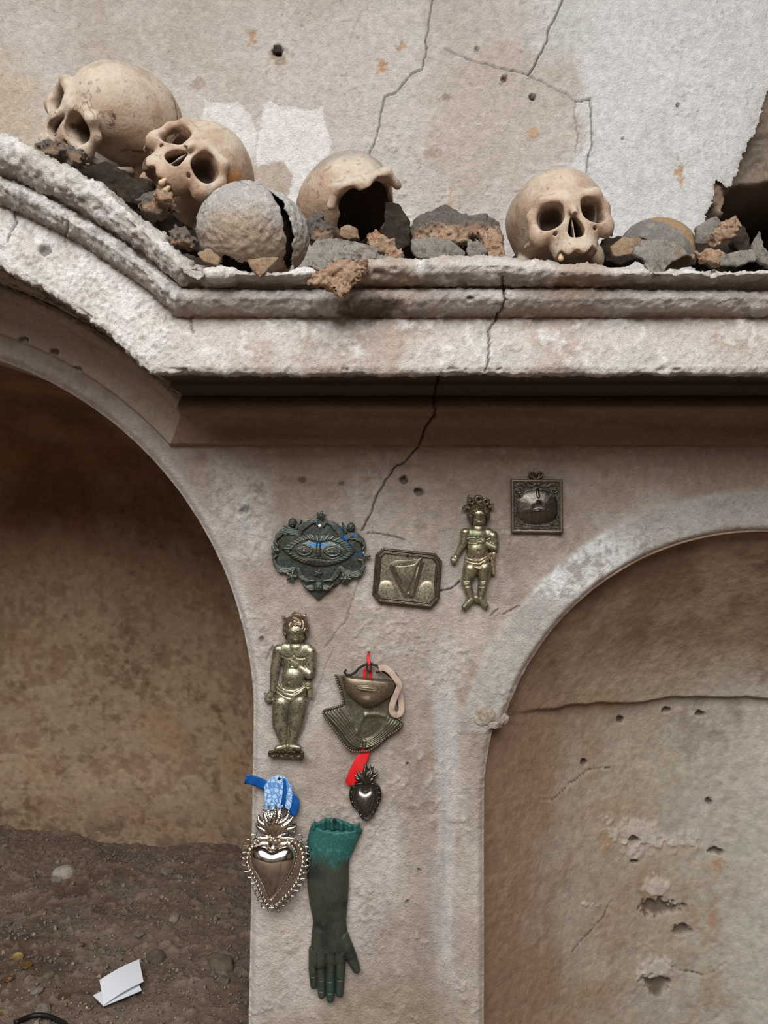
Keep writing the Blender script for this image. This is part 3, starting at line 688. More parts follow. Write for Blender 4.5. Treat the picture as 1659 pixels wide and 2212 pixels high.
def skull_sdf(X, Y, Z, face=True, jagged=True, arch=True, seed=0, margin=7.75):
    ax = np.abs(X)
    d = braincase(X, Y, Z)
    # temples draw in behind the brow
    d = smax(d, -ell(ax, Y, Z, (8.2, -5.4, -1.7), (2.9, 4.0, 3.2)), 1.0)
    # brow ridge and outer orbital processes
    d = smin(d, cap(ax, Y, Z, (.9, -7.75, .35), (3.8, -7.45, .75), .85, .75), .9)
    d = smin(d, cap(ax, Y, Z, (3.8, -7.3, .75), (5.15, -6.4, -.9), .75, .6), .6)
    d = smin(d, ell(X, Y, Z, (0, -7.5, -.2), (1.3, 1.1, 1.2)), .8)
    if face:
        m = ell(X, Y, Z, (0, -6.2, -4.6), (3.4, 2.7, 3.6))
        m = smin(m, ell(X, Y, Z, (0, -6.6, -6.9), (2.85, 2.5, 1.7)), .9)
        m = smin(m, cap(ax, Y, Z, (1.9, -7.6, -3.5), (4.6, -6.6, -3.7), .95, 1.0), .8)       # cheek root
        m = smin(m, ell(ax, Y, Z, (4.6, -6.3, -3.7), (1.25, 1.2, 1.5)), .6)               # cheekbone
        m = smin(m, cap(ax, Y, Z, (5.15, -6.3, -.8), (5.1, -6.35, -3.3), .62, .75), .5)       # outer rim
        m = smin(m, cap(ax, Y, Z, (1.5, -7.9, -3.0), (.75, -8.1, -.3), .6, .7), .6)           # frontal process
        m = smin(m, cap(X, Y, Z, (0, -8.1, -.5), (0, -9.25, -2.5), .62, .48), .5)            # nasal bones
        m = smin(m, cap(X, Y, Z, (0, -8.3, -5.1), (0, -8.75, -5.35), .3, .2), .3)
        d = smin(d, m, .7)
        if arch:                                                                           # zygomatic arch
            d = smin(d, cap(ax, Y, Z, (5.2, -5.7, -4.1), (6.55, -2.6, -4.0), .55, .42), .4)
            d = smin(d, cap(ax, Y, Z, (6.55, -2.6, -4.0), (6.5, .4, -3.3), .42, .55), .4)
        else:
            d = smin(d, cap(ax, Y, Z, (5.2, -5.7, -4.1), (6.0, -4.2, -4.1), .6, .35), .4)
        d = smax(d, -ell(ax, Y, Z, (4.9, -3.5, -6.4), (1.35, 2.1, 3.0)), .5)                  # hollow behind the cheek
        d = smax(d, -ell(X, Y, Z, (0, -5.6, -8.6), (2.15, 3.05, 2.0)), .4)                      # palate
        d = smax(d, -ell(X, Y, Z, (0, -2.2, -6.6), (2.6, 1.7, 2.6)), .6)
    d = smin(d, ell(ax, Y, Z, (5.5, 2.2, -4.6), (1.15, 1.5, 1.9)), .7)                         # mastoid
    d = smin(d, ell(X, Y, Z, (0, 4.0, -4.2), (4.4, 3.8, 1.6)), .9)
    # orbits: rounded squares running back and inwards
    ox, oy, oz = ax - 3.25, Y + 8.6, Z + 1.75
    ya = oy * .96 + ox * .28; xa = ox * .96 - oy * -.18
    tap = 1 - .13 * np.clip(ya - .6, 0, 5)
    q = (np.abs((ox + .20 * oy) / (2.05 * tap)) ** 2.7 + np.abs((oz + .12 * (ax - 3.25)) / (1.85 * tap)) ** 2.7) ** (1 / 2.7)
    orb = (q - 1) * 1.6; orb = smax(orb, oy - 4.9, .8)
    d = smax(d, -orb, .28)
    if face:
        # pear-shaped nasal opening
        hw = np.interp(np.clip(Z, -6, -2), [-5.6, -5.2, -4.6, -3.6, -2.7, -2.2], [.2, .95, 1.2, .95, .5, .15]).astype(np.float32)
        na = np.maximum(ax - hw, np.maximum(Z + 2.25, -5.55 - Z)); na = smax(na, Y + 4.2, .4)
        d = smax(d, -na, .16)
        d = smax(d, -cap(ax, Y, Z, (2.7, -9.2, -4.35), (2.7, -7.2, -4.2), .28), .1)           # foramen
        sep = np.maximum(np.maximum(np.abs(X + .1) - .12, np.abs(Z + 3.9) - 1.6), np.abs(Y + 6.4) - 1.4)
        d = np.minimum(d, sep)
        if jagged:                                                                         # empty tooth sockets along the broken margin
            a = np.arctan2(X, -(Y + 5.6)); rad = np.hypot(X, Y + 5.6)
            d = smax(d, -(Z + margin + .30 * np.sin(a * 9.0) + .35 * vnoise(X * .9 + seed, Y * .9, Z * 0)), .15)
    return d

BONE_C = dict(base=(198, 184, 166), warm=(166, 126, 97), deep=(112, 84, 64), grey=(150, 145, 140))
def bone_colour(V, N, R, dust=.3, seed=0, warm=.5, grey=(156, 150, 144), rim=None):
    P = V.T; nb = fbm(P, .13, 4, off=seed); nm = fbm(P, .45, 4, off=seed + 3); nf = fbm(P, 2.2, 3, off=seed + 5)
    Nw = N @ np.array(R).T
    col = np.tile(lin(BONE_C['base']), (len(V), 1))
    col = mixc(col, BONE_C['warm'], warm * sstep(-.25, .45, nb + .35 * nm - .6 * Nw[:, 2] + .12))
    col = mixc(col, BONE_C['deep'], .35 * sstep(.2, .6, nm - .2 * nb))
    col = mixc(col, (216, 202, 182), .4 * sstep(.1, .5, -nb))
    fleck = sstep(.38, .6, fbm(P, 1.6, 2, off=seed + 8)); col = mixc(col, (110, 96, 84), .5 * fleck)
    col = mixc(col, (150, 126, 106), .45 * sstep(.05, .5, fbm(P, .28, 4, off=seed + 21, gain=.65)))
    hair = (1 - sstep(.0, .022, np.abs(fbm(P, .22, 4, off=seed + 31)))) * sstep(.05, .35, fbm(P, .16, 2, off=seed + 37)); col = mixc(col, (92, 66, 48), .75 * hair)
    dm = sstep(.25, .85, Nw[:, 2] + .45 * nb + .35 * nm + (dust - .5)); col = mixc(col, grey, dust * 1.2 * dm)
    # shade painted into the eye sockets, the nose and under the jaw
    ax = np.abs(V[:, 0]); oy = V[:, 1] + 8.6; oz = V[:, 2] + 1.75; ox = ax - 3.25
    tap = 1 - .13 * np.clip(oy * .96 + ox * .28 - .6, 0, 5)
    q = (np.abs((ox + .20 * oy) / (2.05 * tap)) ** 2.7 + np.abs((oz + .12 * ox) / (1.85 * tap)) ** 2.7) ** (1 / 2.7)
    recess_shade = (1 - sstep(1.0, 1.12, q)) * sstep(1.2, 2.6, oy + .8 * nm) * (V[:, 1] < -3.2)
    recess_shade = np.maximum(recess_shade, (ax < 1.3) * sstep(-8.0, -7.0, V[:, 1]) * (V[:, 1] < -3.5) * (V[:, 2] < -2.2) * (V[:, 2] > -5.7))
    recess_shade = np.maximum(recess_shade, sstep(-6.3, -7.2, V[:, 2] + .0) * (N[:, 2] < -.2) * (V[:, 1] > -8.2) * .8)
    col = mixc(col, (78, 58, 44), .9 * recess_shade)
    return col * (1 + .08 * nf[:, None])

def suture(V, col, lines, w=.12, c=(70, 48, 34)):
    for pts in lines:
        d = np.full(len(V), 9.0)
        for a, b in zip(pts[:-1], pts[1:]):
            a = np.array(a); e = np.array(b) - a; t = np.clip(((V - a) @ e) / (e @ e), 0, 1)
            d = np.minimum(d, np.linalg.norm(V - a - t[:, None] * e, axis=1))
        wob = .25 * vnoise(V[:, 0] * 3, V[:, 1] * 3, V[:, 2] * 3)
        col[:] = mixc(col, c, .8 * (1 - sstep(w, w * 2.4, d + wob * .6)))
    return col

def pose(f, s):
    """rotation from the skull's forward and left directions (world axes)"""
    f = Vector(f).normalized(); s = Vector(s); s = (s - f * s.dot(f)).normalized(); u = f.cross(s)
    return Matrix((s, -f, u)).transposed()
def pose_view(px, py, f, s):
    """like pose(), with directions given as seen along the sight line: (right, towards the viewer, up)"""
    t = -(pix(px, py, 1) - Vector((0, 0, CZ))).normalized(); z = Vector((0, 0, 1)); up = (z - t * z.dot(t)).normalized(); r = up.cross(t)
    w = lambda v: r * v[0] + t * v[1] + up * v[2]
    return pose(w(f), w(s))
def put_eyes(o, R, px, py, Y, s):
    """place a skull so that the point between its eye sockets lies at a photo position"""
    return put(o, R, pix(px, py, Y) - (R @ Vector((0, -7.6, -1.7))) * (s * .01), s)
def put(o, R, p, s):
    o.matrix_world = Matrix.Translation(p) @ (R.to_4x4() @ Matrix.Scale(s * .01, 4)); return o

def tooth_mesh(name, parent, p, w, h, d, tilt=0):
    def f(X, Y, Z):
        a = ell(X, Y, Z, (0, 0, 0), (w, d, h * .7)); b = ell(X, Y, Z, (0, 0, h * .7), (w * .7, d * .8, h))
        return smin(a, b, .15) + .02 * vnoise(X * 6, Y * 6, Z * 6)
    V, q = sdf_mesh(f, (-.7, -.7, -1.0), (.7, .7, 1.6), .09)
    o = mesh_from(name, V, q, M_TOOTH, parent=parent); o.location = p; o.rotation_euler = (0, math.radians(tilt), 0); return o

LO, HI = (-8.2, -10.2, -8.6), (8.2, 10.6, 8.8)

# --- the complete skull facing outwards
def skull_front():
    R = pose_view(1235, 462, (.22, .89, .40), (.96, -.22, .08))
    V, q = sdf_mesh(lambda X, Y, Z: skull_sdf(X, Y, Z, seed=2, arch=False, margin=7.25) + .05 * vnoise(X * .9, Y * .9, Z * .9), LO, HI, .145)
    N = vnormals(V, q); col = bone_colour(V, N, R, .28, 2, .55)
    col = suture(V, col, [[(-5.4, -6.6, .6), (-5.9, -5, 1.6), (-6.6, -3, 2.6)], [(-6.2, -4.4, -.8), (-6.6, -2.8, -2.2)], [(0, -8.4, .2), (.2, -8.3, 1.2)]], .06, (120, 92, 70))
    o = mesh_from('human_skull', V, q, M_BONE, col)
    put_eyes(o, R, 1234, 463, 1.032, .915)
    tooth_mesh('tooth', o, (-2.3, -7.2, -7.5), .42, .5, .38, 6)
    tag(o, 'toothless pale skull facing straight out with two round eye sockets, near the broken corner', 'skull'); return o
SK7 = skull_front()

# --- large skull lying on its cheek at the top of the arched ledge
def skull_profile():
    R = pose_view(152, 243, (-.78, .60, .15), (.46, .68, -.57))
    def f(X, Y, Z):
        d = skull_sdf(X, Y, Z, seed=5)
        d = np.maximum(d, -cap(X, Y, Z, (6.2, 2.0, 3.0), (7.4, 2.6, 2.4), .05))
        return d + .05 * vnoise(X * .8, Y * .8, Z * .8)
    V, q = sdf_mesh(f, LO, HI, .14); N = vnormals(V, q); col = bone_colour(V, N, R, .22, 11, .5)
    col = suture(V, col, [[(2.5, 4.5, 7), (4.6, 4.4, 5.6), (5.8, 4.0, 4.2), (6.5, 3.2, 2.6), (6.9, 1.6, 1.2), (6.8, -.4, .2), (6.2, -2, -.6)], [(4.6, -5.6, 3), (5.0, -4.8, 2.4), (5.3, -4.4, 1.8)], [(5.0, -4.9, 2.3), (5.0, -5.3, 1.6)]], .10)
    o = mesh_from('human_skull', V, q, M_BONE, col)
    put_eyes(o, R, 148, 247, 1.135, 1.0)
    tag(o, 'large tan skull lying on its cheek at the top of the curved ledge, in profile', 'skull'); return o
SK1 = skull_profile()

# --- smaller skull tipped back against it, teeth in profile
def skull_tipped():
    R = pose_view(411, 330, (-.02, .81, .58), (.64, .37, -.66))
    V, q = sdf_mesh(lambda X, Y, Z: skull_sdf(X, Y, Z, seed=9, jagged=True) + .05 * vnoise(X * .9, Y * .9, Z * .9), LO, HI, .145)
    N = vnormals(V, q); col = bone_colour(V, N, R, .16, 23, .7)
    col = mixc(col, (196, 128, 60), .8 * (1 - sstep(.7, 1.6, np.linalg.norm((V - np.array((5.6, -5.6, 1.6))) * np.array((1, 1, .6)), axis=1) + .5 * fbm(V.T, 1.1, 2))))
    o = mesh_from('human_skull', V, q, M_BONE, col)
    put_eyes(o, R, 411, 330, 1.075, .975)
    for k, (x, y, z, w) in enumerate(((1.75, -8.35, -7.95, .42), (2.45, -7.6, -8.05, .46), (2.9, -6.65, -8.1, .52), (3.05, -5.5, -8.1, .62))):
        tooth_mesh('tooth', o, (x, y, z), w, .62, .5, -6)
    tag(o, 'smaller orange-stained skull tipped sideways with worn teeth, squeezed between two skulls', 'skull'); return o
SK2 = skull_tipped()
# ------------------------------------------------------------------ broken crania and bone fragments
def dome_cracked():
    R = rot(0, -6, 0)
    def f(X, Y, Z):
        n1 = fbm((X, Y, Z), .35, 3, off=3); n2 = fbm((X, Y, Z), 1.3, 2, off=6)
        o = ell(X, Y, Z, (0, .5, 0), (7.3, 7.6, 6.1)); back = ell(X, Y, Z, (.5, 1.4, -.1), (7.1, 7.2, 6.0))
        xs = 4.9 - .066 * (Z + 2) ** 2 - .03 * (Z + 2) + .35 * n1
        front = smax(o, X - xs, .25); w = np.interp(np.clip(Z, -7, 7), [-6, -1, 2.5, 4.6, 5.4], [.95, .85, .6, .25, -.2]).astype(np.float32)
        rear = smax(back, -(X - xs - w), .2)
        jag = -5.3 + .25 * np.sin(X * 1.3) + .7 * n1 + .5 * n2 - .10 * X
        front = np.maximum(front, -(Z - jag) * .8)
        rear = np.maximum(rear, -(Z + 4.6 + .6 * n1))
        d = np.minimum(front, rear)
        hollow = ell(X, Y, Z, (0, .7, -.2), (6.75, 7.0, 5.6))
        d = np.maximum(d, -hollow)
        d = np.minimum(d, np.maximum(ell(X, Y, Z, (.2, 2.0, -.8), (5.9, 5.2, 4.6)) + .3 * n1, -(Z + 5.0)))  # core added inside to block light behind the crack
        d = np.maximum(d, -cap(X, Y, Z, (-1.0 + 0 * 1, -6, -5.4), (-1.2, -9, -3.2), .14, .10))
        d = np.maximum(d, -cap(X, Y, Z, (1.0, -6, -5.6), (.9, -9, -3.4), .16, .08))
        d = np.maximum(d, -cap(X, Y, Z, (-5.0, -5.2, 3.1), (-3.4, -5.4, 4.3), .16, .13))
        return d - .22 * n2 + .08 * fbm((X, Y, Z), 3.4, 2)
    V, q = sdf_mesh(f, (-8.2, -8, -6.6), (8.6, 9.2, 7), .15); N = vnormals(V, q)
    P = V.T; nb = fbm(P, .2, 3, off=1); nm = fbm(P, .7, 4, off=2); nf = fbm(P, 2.4, 3, off=4)
    col = np.tile(lin((218, 213, 206)), (len(V), 1)); col = mixc(col, (242, 238, 232), sstep(-.1, .5, nm))
    low = sstep(1.2, -3.4, V[:, 2] + 2.4 * nb + 1.2 * nm); col = mixc(col, (222, 196, 170), .8 * low); col = mixc(col, (176, 134, 98), .5 * low * sstep(.1, .5, nm))
    col = mixc(col, (84, 66, 52), .8 * (1 - sstep(.0, .022, np.abs(fbm(P, .3, 4, off=81)))) * sstep(-.1, .3, fbm(P, .2, 2, off=83)))
    edge = np.exp(-np.abs(V[:, 0] - (4.9 - .066 * (V[:, 2] + 2) ** 2)) / .7); col = mixc(col, (170, 118, 80), .55 * edge * sstep(-.2, .4, nm) * (V[:, 0] < 4.9 - .066 * (V[:, 2] + 2) ** 2 + .2))
    inner = ell(V[:, 0], V[:, 1], V[:, 2], (0, .7, -.2), (6.75, 7.0, 5.6)) < .12; col[inner] = lin((60, 46, 36))  # hollow and core painted dark as the shade inside
    o = mesh_from('human_skull', V, q, M_DUSTY, col * (1 + .1 * nf[:, None])); put(o, R, pix(543, 499, 1.062), .965)
    tag(o, 'dome of a skull caked in grey dust with a long black crack down its side', 'skull'); return o
dome_cracked()

def brow_skull():
    R = pose_view(795, 425, (.26, .86, .44), (.92, -.13, .38))
    def f(X, Y, Z):
        n1 = fbm((X, Y, Z), .4, 3, off=13); n2 = fbm((X, Y, Z), 1.4, 2, off=16)
        d = skull_sdf(X, Y, Z, face=False)
        hollow = ell(X, Y, Z, (0, .8, 1.0), (6.2, 7.2, 5.6)); hollow = smin(hollow, ell(X, Y, Z, (0, -3.4, .2), (4.3, 4.4, 3.9)), 1)
        d = smax(d, -hollow, .2)
        fr = ell(X, Y, Z, (.6, -6.5, -4.4), (6.4, 6.2, 4.0)) + .5 * n1; d = smax(d, -fr, .15)
        fr2 = ell(X, Y, Z, (2.4, -8.4, -2.6), (2.7, 3.2, 2.7)) + .35 * n1; d = smax(d, -fr2, .1)
        d = np.maximum(d, -(Z + 4.2 + .9 * n1))
        return d + .06 * n2
    V, q = sdf_mesh(f, (-8.2, -10, -6.4), (8.2, 10.6, 8.8), .15); N = vnormals(V, q); col = bone_colour(V, N, R, .55, 31, .6, (140, 134, 130))
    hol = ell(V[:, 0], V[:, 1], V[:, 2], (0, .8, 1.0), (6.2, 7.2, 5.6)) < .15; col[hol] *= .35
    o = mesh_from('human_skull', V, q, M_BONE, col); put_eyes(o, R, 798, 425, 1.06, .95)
    tag(o, 'faceless brown skull with a gaping black hollow under its brow', 'skull'); return o
brow_skull()

def low_cap():
    R = rot(20, 10, 6)
    def f(X, Y, Z):
        n1 = fbm((X, Y, Z), .45, 3, off=43); n2 = fbm((X, Y, Z), 1.5, 2, off=46)
        d = ell(X, Y, Z, (0, 0, 0), (6.0, 6.4, 5.4)); d = np.maximum(d, -ell(X, Y, Z, (0, .2, -.4), (5.4, 5.8, 4.9)))
        d = np.maximum(d, -(Z + .3 + 1.3 * n1 + .2 * X)); d = np.maximum(d, -cap(X, Y, Z, (3.6, -6, -1.5), (2.2, -4.5, 3.2), .3, .06))
        return d + .07 * n2
    V, q = sdf_mesh(f, (-6.8, -7, -3.4), (6.8, 7, 6.2), .15); P = V.T; nb = fbm(P, .25, 3, off=41); nm = fbm(P, .8, 4, off=42)
    col = np.tile(lin((160, 155, 149)), (len(V), 1)); col = mixc(col, (184, 178, 170), sstep(-.1, .5, nm))
    st = 1 - sstep(.8, 1.7, np.abs(V[:, 2] * .8 + V[:, 0] * .62 - 3.1) + .5 * nb + .5 * nm); col = mixc(col, (214, 178, 136), .9 * st)
    col = suture(V, col, [[(-3.8, -3.8, 3.2), (-1.5, -4.2, 3.6), (.4, -4.2, 3.4), (2.0, -4.2, 2.8), (3.2, -4.6, 1.6)]], .06, (70, 52, 40))
    o = mesh_from('skull_cap', V, q, M_DUSTY, col); put(o, R, pix(1418, 548, 1.14), .88)
    tag(o, 'low broken skull cap with a tan stripe through grey dust', 'skull'); return o
low_cap()

def plate(name, poly, Y, label, th=.35, bulge=.8, sx=0.0, sy=0.0, kind='grey', seed=1, rough=.12, h=.13, cat='bone'):
    """one bone fragment: outline in photo pixels standing at depth Y, real thickness, bulged and broken"""
    k = Y / F * 100                                   # cm per pixel
    cx = sum(p[0] for p in poly) / len(poly); cy = sum(p[1] for p in poly) / len(poly)
    pl = [((a - cx) * k, (cy - b) * k) for a, b in poly]
    x0 = min(p[0] for p in pl) - .5; x1 = max(p[0] for p in pl) + .5; z0 = min(p[1] for p in pl) - .5; z1 = max(p[1] for p in pl) + .5
    W = max(x1 - x0, z1 - z0) / 2
    def surf(X, Z): return bulge * ((X / W) ** 2 + (Z / W) ** 2) * 1.1 + sx * X + sy * Z
    ys = [surf(a, b) for a in (x0, 0, x1) for b in (z0, 0, z1)]
    def f(X, Yc, Z):
        sd = poly_sd(X[:, 0, :] + .26 * fbm((X[:, 0, :], X[:, 0, :] * 0, Z[:, 0, :]), 1.6, 4, off=seed, gain=.65), Z[:, 0, :] + .26 * fbm((X[:, 0, :], X[:, 0, :] * 0, Z[:, 0, :]), 1.6, 4, off=seed + 9, gain=.65), pl)[:, None, :]
        n = fbm((X, Yc, Z), .8, 3, off=seed, gain=.6)
        d = smax(sd + 0 * Yc, np.abs(Yc - surf(X, Z) - .18 * n) - th, .12)
        if kind in ('sponge', 'crust'): d = d + rough * 1.9 * fbm((X, Yc, Z), 2.1, 2, off=seed + 4) + .08 * n
        return d + rough * n
    V, q = sdf_mesh(f, (x0, min(ys) - th - .5, z0), (x1, max(ys) + th + .5, z1), h)
    V, q = V, q; P = V.T; nb = fbm(P, .4, 3, off=seed); nm = fbm(P, 1.3, 3, off=seed + 2); nf = fbm(P, 3, 2, off=seed + 3)
    g, t, sp, dk = (172, 165, 156), (190, 162, 134), (208, 174, 146), (76, 66, 57)
    base = {'grey': g, 'tan': t, 'sponge': sp, 'crust': (132, 124, 116), 'dark': dk}[kind]
    col = np.tile(lin(base), (len(V), 1))
    if kind == 'grey': col = mixc(col, (194, 187, 178), sstep(-.1, .5, nb)); col = mixc(col, (122, 114, 105), .7 * sstep(.1, .5, nm)); col = mixc(col, (160, 128, 100), .6 * sstep(.25, .5, nb)); col = mixc(col, (70, 58, 48), .8 * (1 - sstep(.0, .03, np.abs(fbm(P, .5, 3, off=seed + 71)))) * sstep(-.1, .2, fbm(P, .4, 2, off=seed + 73)))
    if kind == 'tan': col = mixc(col, (160, 122, 92), .7 * sstep(-.1, .5, nm)); col = mixc(col, (216, 200, 178), .5 * sstep(.1, .5, nb))
    if kind == 'sponge': col = mixc(col, (150, 104, 74), .8 * sstep(.0, .45, nm)); col = mixc(col, (224, 204, 182), .6 * sstep(.1, .5, nf)); col = mixc(col, (130, 122, 114), .6 * sstep(.2, .5, nb))
    if kind == 'crust': low = sstep(.6, -.6, V[:, 2] + .8 * nb); col = mixc(col, (200, 158, 126), .8 * low * sstep(-.4, .3, nm)); col = mixc(col, (160, 154, 146), .5 * sstep(.1, .5, nf))
    if kind == 'dark': col = mixc(col, (104, 94, 84), .6 * sstep(.0, .5, nm)); col = mixc(col, (110, 84, 64), .4 * sstep(.2, .6, nb))
    o = mesh_from(name, V, q, M_DUSTY, col); o.matrix_world = Matrix.Translation(pix(cx, cy, Y)) @ Matrix.Scale(.01, 4)
    tag(o, label, cat, 'bone fragments along the ledge'); return o

PL = [
 ('bone_fragment', [(884, 492), (900, 462), (935, 452), (965, 442), (985, 452), (1010, 464), (1050, 460), (1080, 478), (1090, 520), (1085, 548), (1060, 543), (1035, 515), (1000, 505), (960, 498), (925, 508), (895, 522)], 1.10, 'wide arched crust of grey and orange bone between two skulls', .8, 1.6, 0, .25, 'crust', 3, .16),
 ('bone_fragment', [(890, 515), (930, 512), (975, 520), (1008, 540), (1004, 558), (965, 556), (930, 559), (900, 553), (887, 540)], 1.035, 'smooth slate-grey bone plate under the orange crust', .3, .9, 0, -.1, 'grey', 5, .06),
 ('bone_fragment', [(1008, 522), (1035, 520), (1056, 540), (1046, 558), (1010, 558)], 1.04, 'small grey bone flake beside the slate-grey plate', .3, .5, .2, 0, 'grey', 7, .1),
 ('bone_fragment', [(905, 492), (940, 480), (985, 492), (1020, 502), (1018, 522), (985, 528), (940, 520), (905, 516)], 1.075, 'spongy orange bone mass above the slate-grey plate', .7, .9, 0, 0, 'sponge', 9, .22),
 ('bone_fragment', [(1035, 500), (1070, 490), (1088, 525), (1090, 560), (1066, 562), (1040, 536)], 1.06, 'dark spongy bone lump leaning on the cheek of the outward-facing skull', .7, .7, 0, 0, 'sponge', 11, .2),
 ('bone_fragment', [(682, 515), (722, 511), (780, 521), (820, 535), (812, 560), (775, 567), (742, 560), (716, 582), (690, 588), (666, 576), (664, 545)], 1.0, 'flat ash-grey bone slab lying on the ledge edge', .35, .5, 0, .35, 'grey', 13, .08),
 ('bone_fragment', [(700, 583), (738, 560), (792, 560), (786, 588), (760, 612), (748, 634), (735, 642), (715, 627), (690, 616), (667, 611), (672, 598)], .972, 'ragged spongy brown bone hanging over the ledge edge', .55, .6, 0, .1, 'sponge', 15, .26),
 ('bone_fragment', [(796, 505), (812, 498), (826, 512), (850, 520), (872, 548), (842, 554), (815, 547), (800, 530)], 1.02, 'curled reddish bone flakes under the faceless skull', .4, .7, .2, 0, 'sponge', 17, .22),
 ('bone_fragment', [(832, 438), (862, 445), (884, 480), (886, 530), (852, 548), (828, 512)], 1.10, 'jagged dark bone chunk against the faceless skull', .9, .8, .1, 0, 'dark', 19, .2),
 ('bone_fragment', [(735, 492), (752, 486), (772, 498), (778, 516), (752, 520), (734, 512)], 1.05, 'small reddish bone lump in the hollow of the faceless skull', .6, .5, 0, 0, 'tan', 21, .12),
 ('bone_fragment', [(655, 470), (690, 465), (722, 500), (716, 520), (680, 522), (655, 505)], 1.08, 'grey rubble lump under the left brow of the faceless skull', .8, .6, 0, 0, 'crust', 22, .25),
 ('bone_fragment', [(1376, 520), (1420, 514), (1470, 520), (1488, 545), (1460, 562), (1440, 575), (1416, 602), (1402, 594), (1388, 560), (1370, 545)], 1.0, 'pointed grey bone plate hanging below the low skull cap', .35, .8, 0, .15, 'grey', 23, .07),
 ('bone_fragment', [(1318, 530), (1345, 512), (1402, 518), (1396, 546), (1360, 552), (1326, 556)], 1.045, 'flaky brown bone crumbs at the left of the low skull cap', .5, .6, 0, .2, 'tan', 25, .25),
 ('bone_fragment', [(1504, 490), (1545, 468), (1562, 488), (1530, 528), (1506, 524)], 1.09, 'grey split bone piece leaning beside the low skull cap', .5, .5, -.2, 0, 'grey', 27, .15),
 ('bone_fragment', [(1536, 512), (1560, 480), (1592, 468), (1604, 486), (1574, 516), (1546, 532)], 1.07, 'long spongy tan bone piece in front of the dark hollow', .6, .5, 0, 0, 'sponge', 29, .2),
 ('bone_fragment', [(1500, 546), (1540, 538), (1568, 550), (1552, 574), (1515, 566)], 1.02, 'chunky spongy tan bone block on the ledge', .7, .6, 0, .1, 'sponge', 31, .16),
 ('bone_fragment', [(1560, 552), (1600, 540), (1642, 534), (1634, 562), (1592, 576), (1560, 572)], 1.01, 'curled slate-grey bone plate near the dark hollow', .3, 1.1, 0, .2, 'grey', 33, .06),
 ('bone_fragment', [(1622, 530), (1640, 500), (1647, 536), (1675, 560), (1690, 580), (1640, 572), (1624, 560)], 1.05, 'upright grey bone spike at the dark hollow', .4, .4, .2, 0, 'grey', 35, .14),
 ('bone_fragment', [(1580, 500), (1606, 490), (1620, 515), (1614, 552), (1596, 556), (1582, 530)], 1.11, 'cobwebbed honeycomb bone piece before the dark hollow', .7, .5, 0, 0, 'dark', 37, .3),
 ('bone_fragment', [(532, 560), (575, 556), (604, 552), (584, 580), (562, 600), (546, 586)], .992, 'tan bone shard hanging under the dust-caked dome', .35, .5, 0, .1, 'tan', 39, .1),
 ('bone_fragment', [(425, 548), (450, 535), (476, 552), (470, 574), (440, 566)], 1.0, 'thin splintered bone flake beside the dust-caked dome', .3, .5, .2, .2, 'tan', 41, .15),
]
for (nm_, po, Y_, lab, th, bu, sx, sy, kd, sd_, ro) in PL:
    plate(nm_, po, Y_, lab, th, bu, sx, sy, kd, sd_, ro)

# rubble wedged under the two skulls; its dark colour also paints the gaps' shade
RUB = [((190, 400), 1.255, 50, 'crust', 'bank of dusty rubble behind the cheek of the large tan skull'), ((335, 450), 1.25, 62, 'dark', 'bank of dark rubble behind the teeth of the tipped skull'),
       ((104, 322), 1.075, 24, 'crust', 'dusty rubble clotted under the jaw of the large tan skull'), ((150, 338), 1.10, 26, 'crust', 'grey dust-covered rubble under the cheek of the large tan skull'),
       ((232, 396), 1.15, 46, 'dark', 'dark rubble under the cranium of the large tan skull'), ((298, 418), 1.12, 38, 'dark', 'dark bone rubble between the two tan skulls'),
       ((335, 442), 1.04, 30, 'crust', 'crumbling rubble under the teeth of the tipped skull'), ((388, 496), 1.17, 40, 'dark', 'black rubble in the gap under the tipped skull'),
       ((425, 526), 1.13, 34, 'dark', 'dark rubble against the dust-caked dome'), ((350, 424), 1.015, 15, 'sponge', 'spongy orange bone bit under the tipped skull'), ((392, 515), 1.015, 24, 'crust', 'flaky grey rubble at the bend of the ledge'),
       ((1330, 545), 1.13, 40, 'dark', 'dark shade filler between the outward-facing skull and the low skull cap'), ((1140, 570), 1.225, 36, 'dark', 'dark shade filler behind the cheek of the outward-facing skull'),  # dark lumps added in the ledge gaps, standing in for shade
       ((1545, 556), 1.16, 48, 'dark', 'dark shade filler behind the tan bone block'), ((960, 535), 1.15, 70, 'dark', 'dark shade filler behind the slate-grey plate')]
for k, ((a, b), Y_, r, kd, lab) in enumerate(RUB):
    rr = random.Random(k + 50); n = 9
    po = [(a + r * rr.uniform(.75, 1.2) * math.cos(2 * math.pi * i / n) * 1.2, b + r * rr.uniform(.7, 1.1) * math.sin(2 * math.pi * i / n) * .85) for i in range(n)]
    plate('bone_chunk', po, Y_, lab, min(r * .035, 1.6), .8, 0, 0, kd, 60 + k, .35, .2, cat='bone')
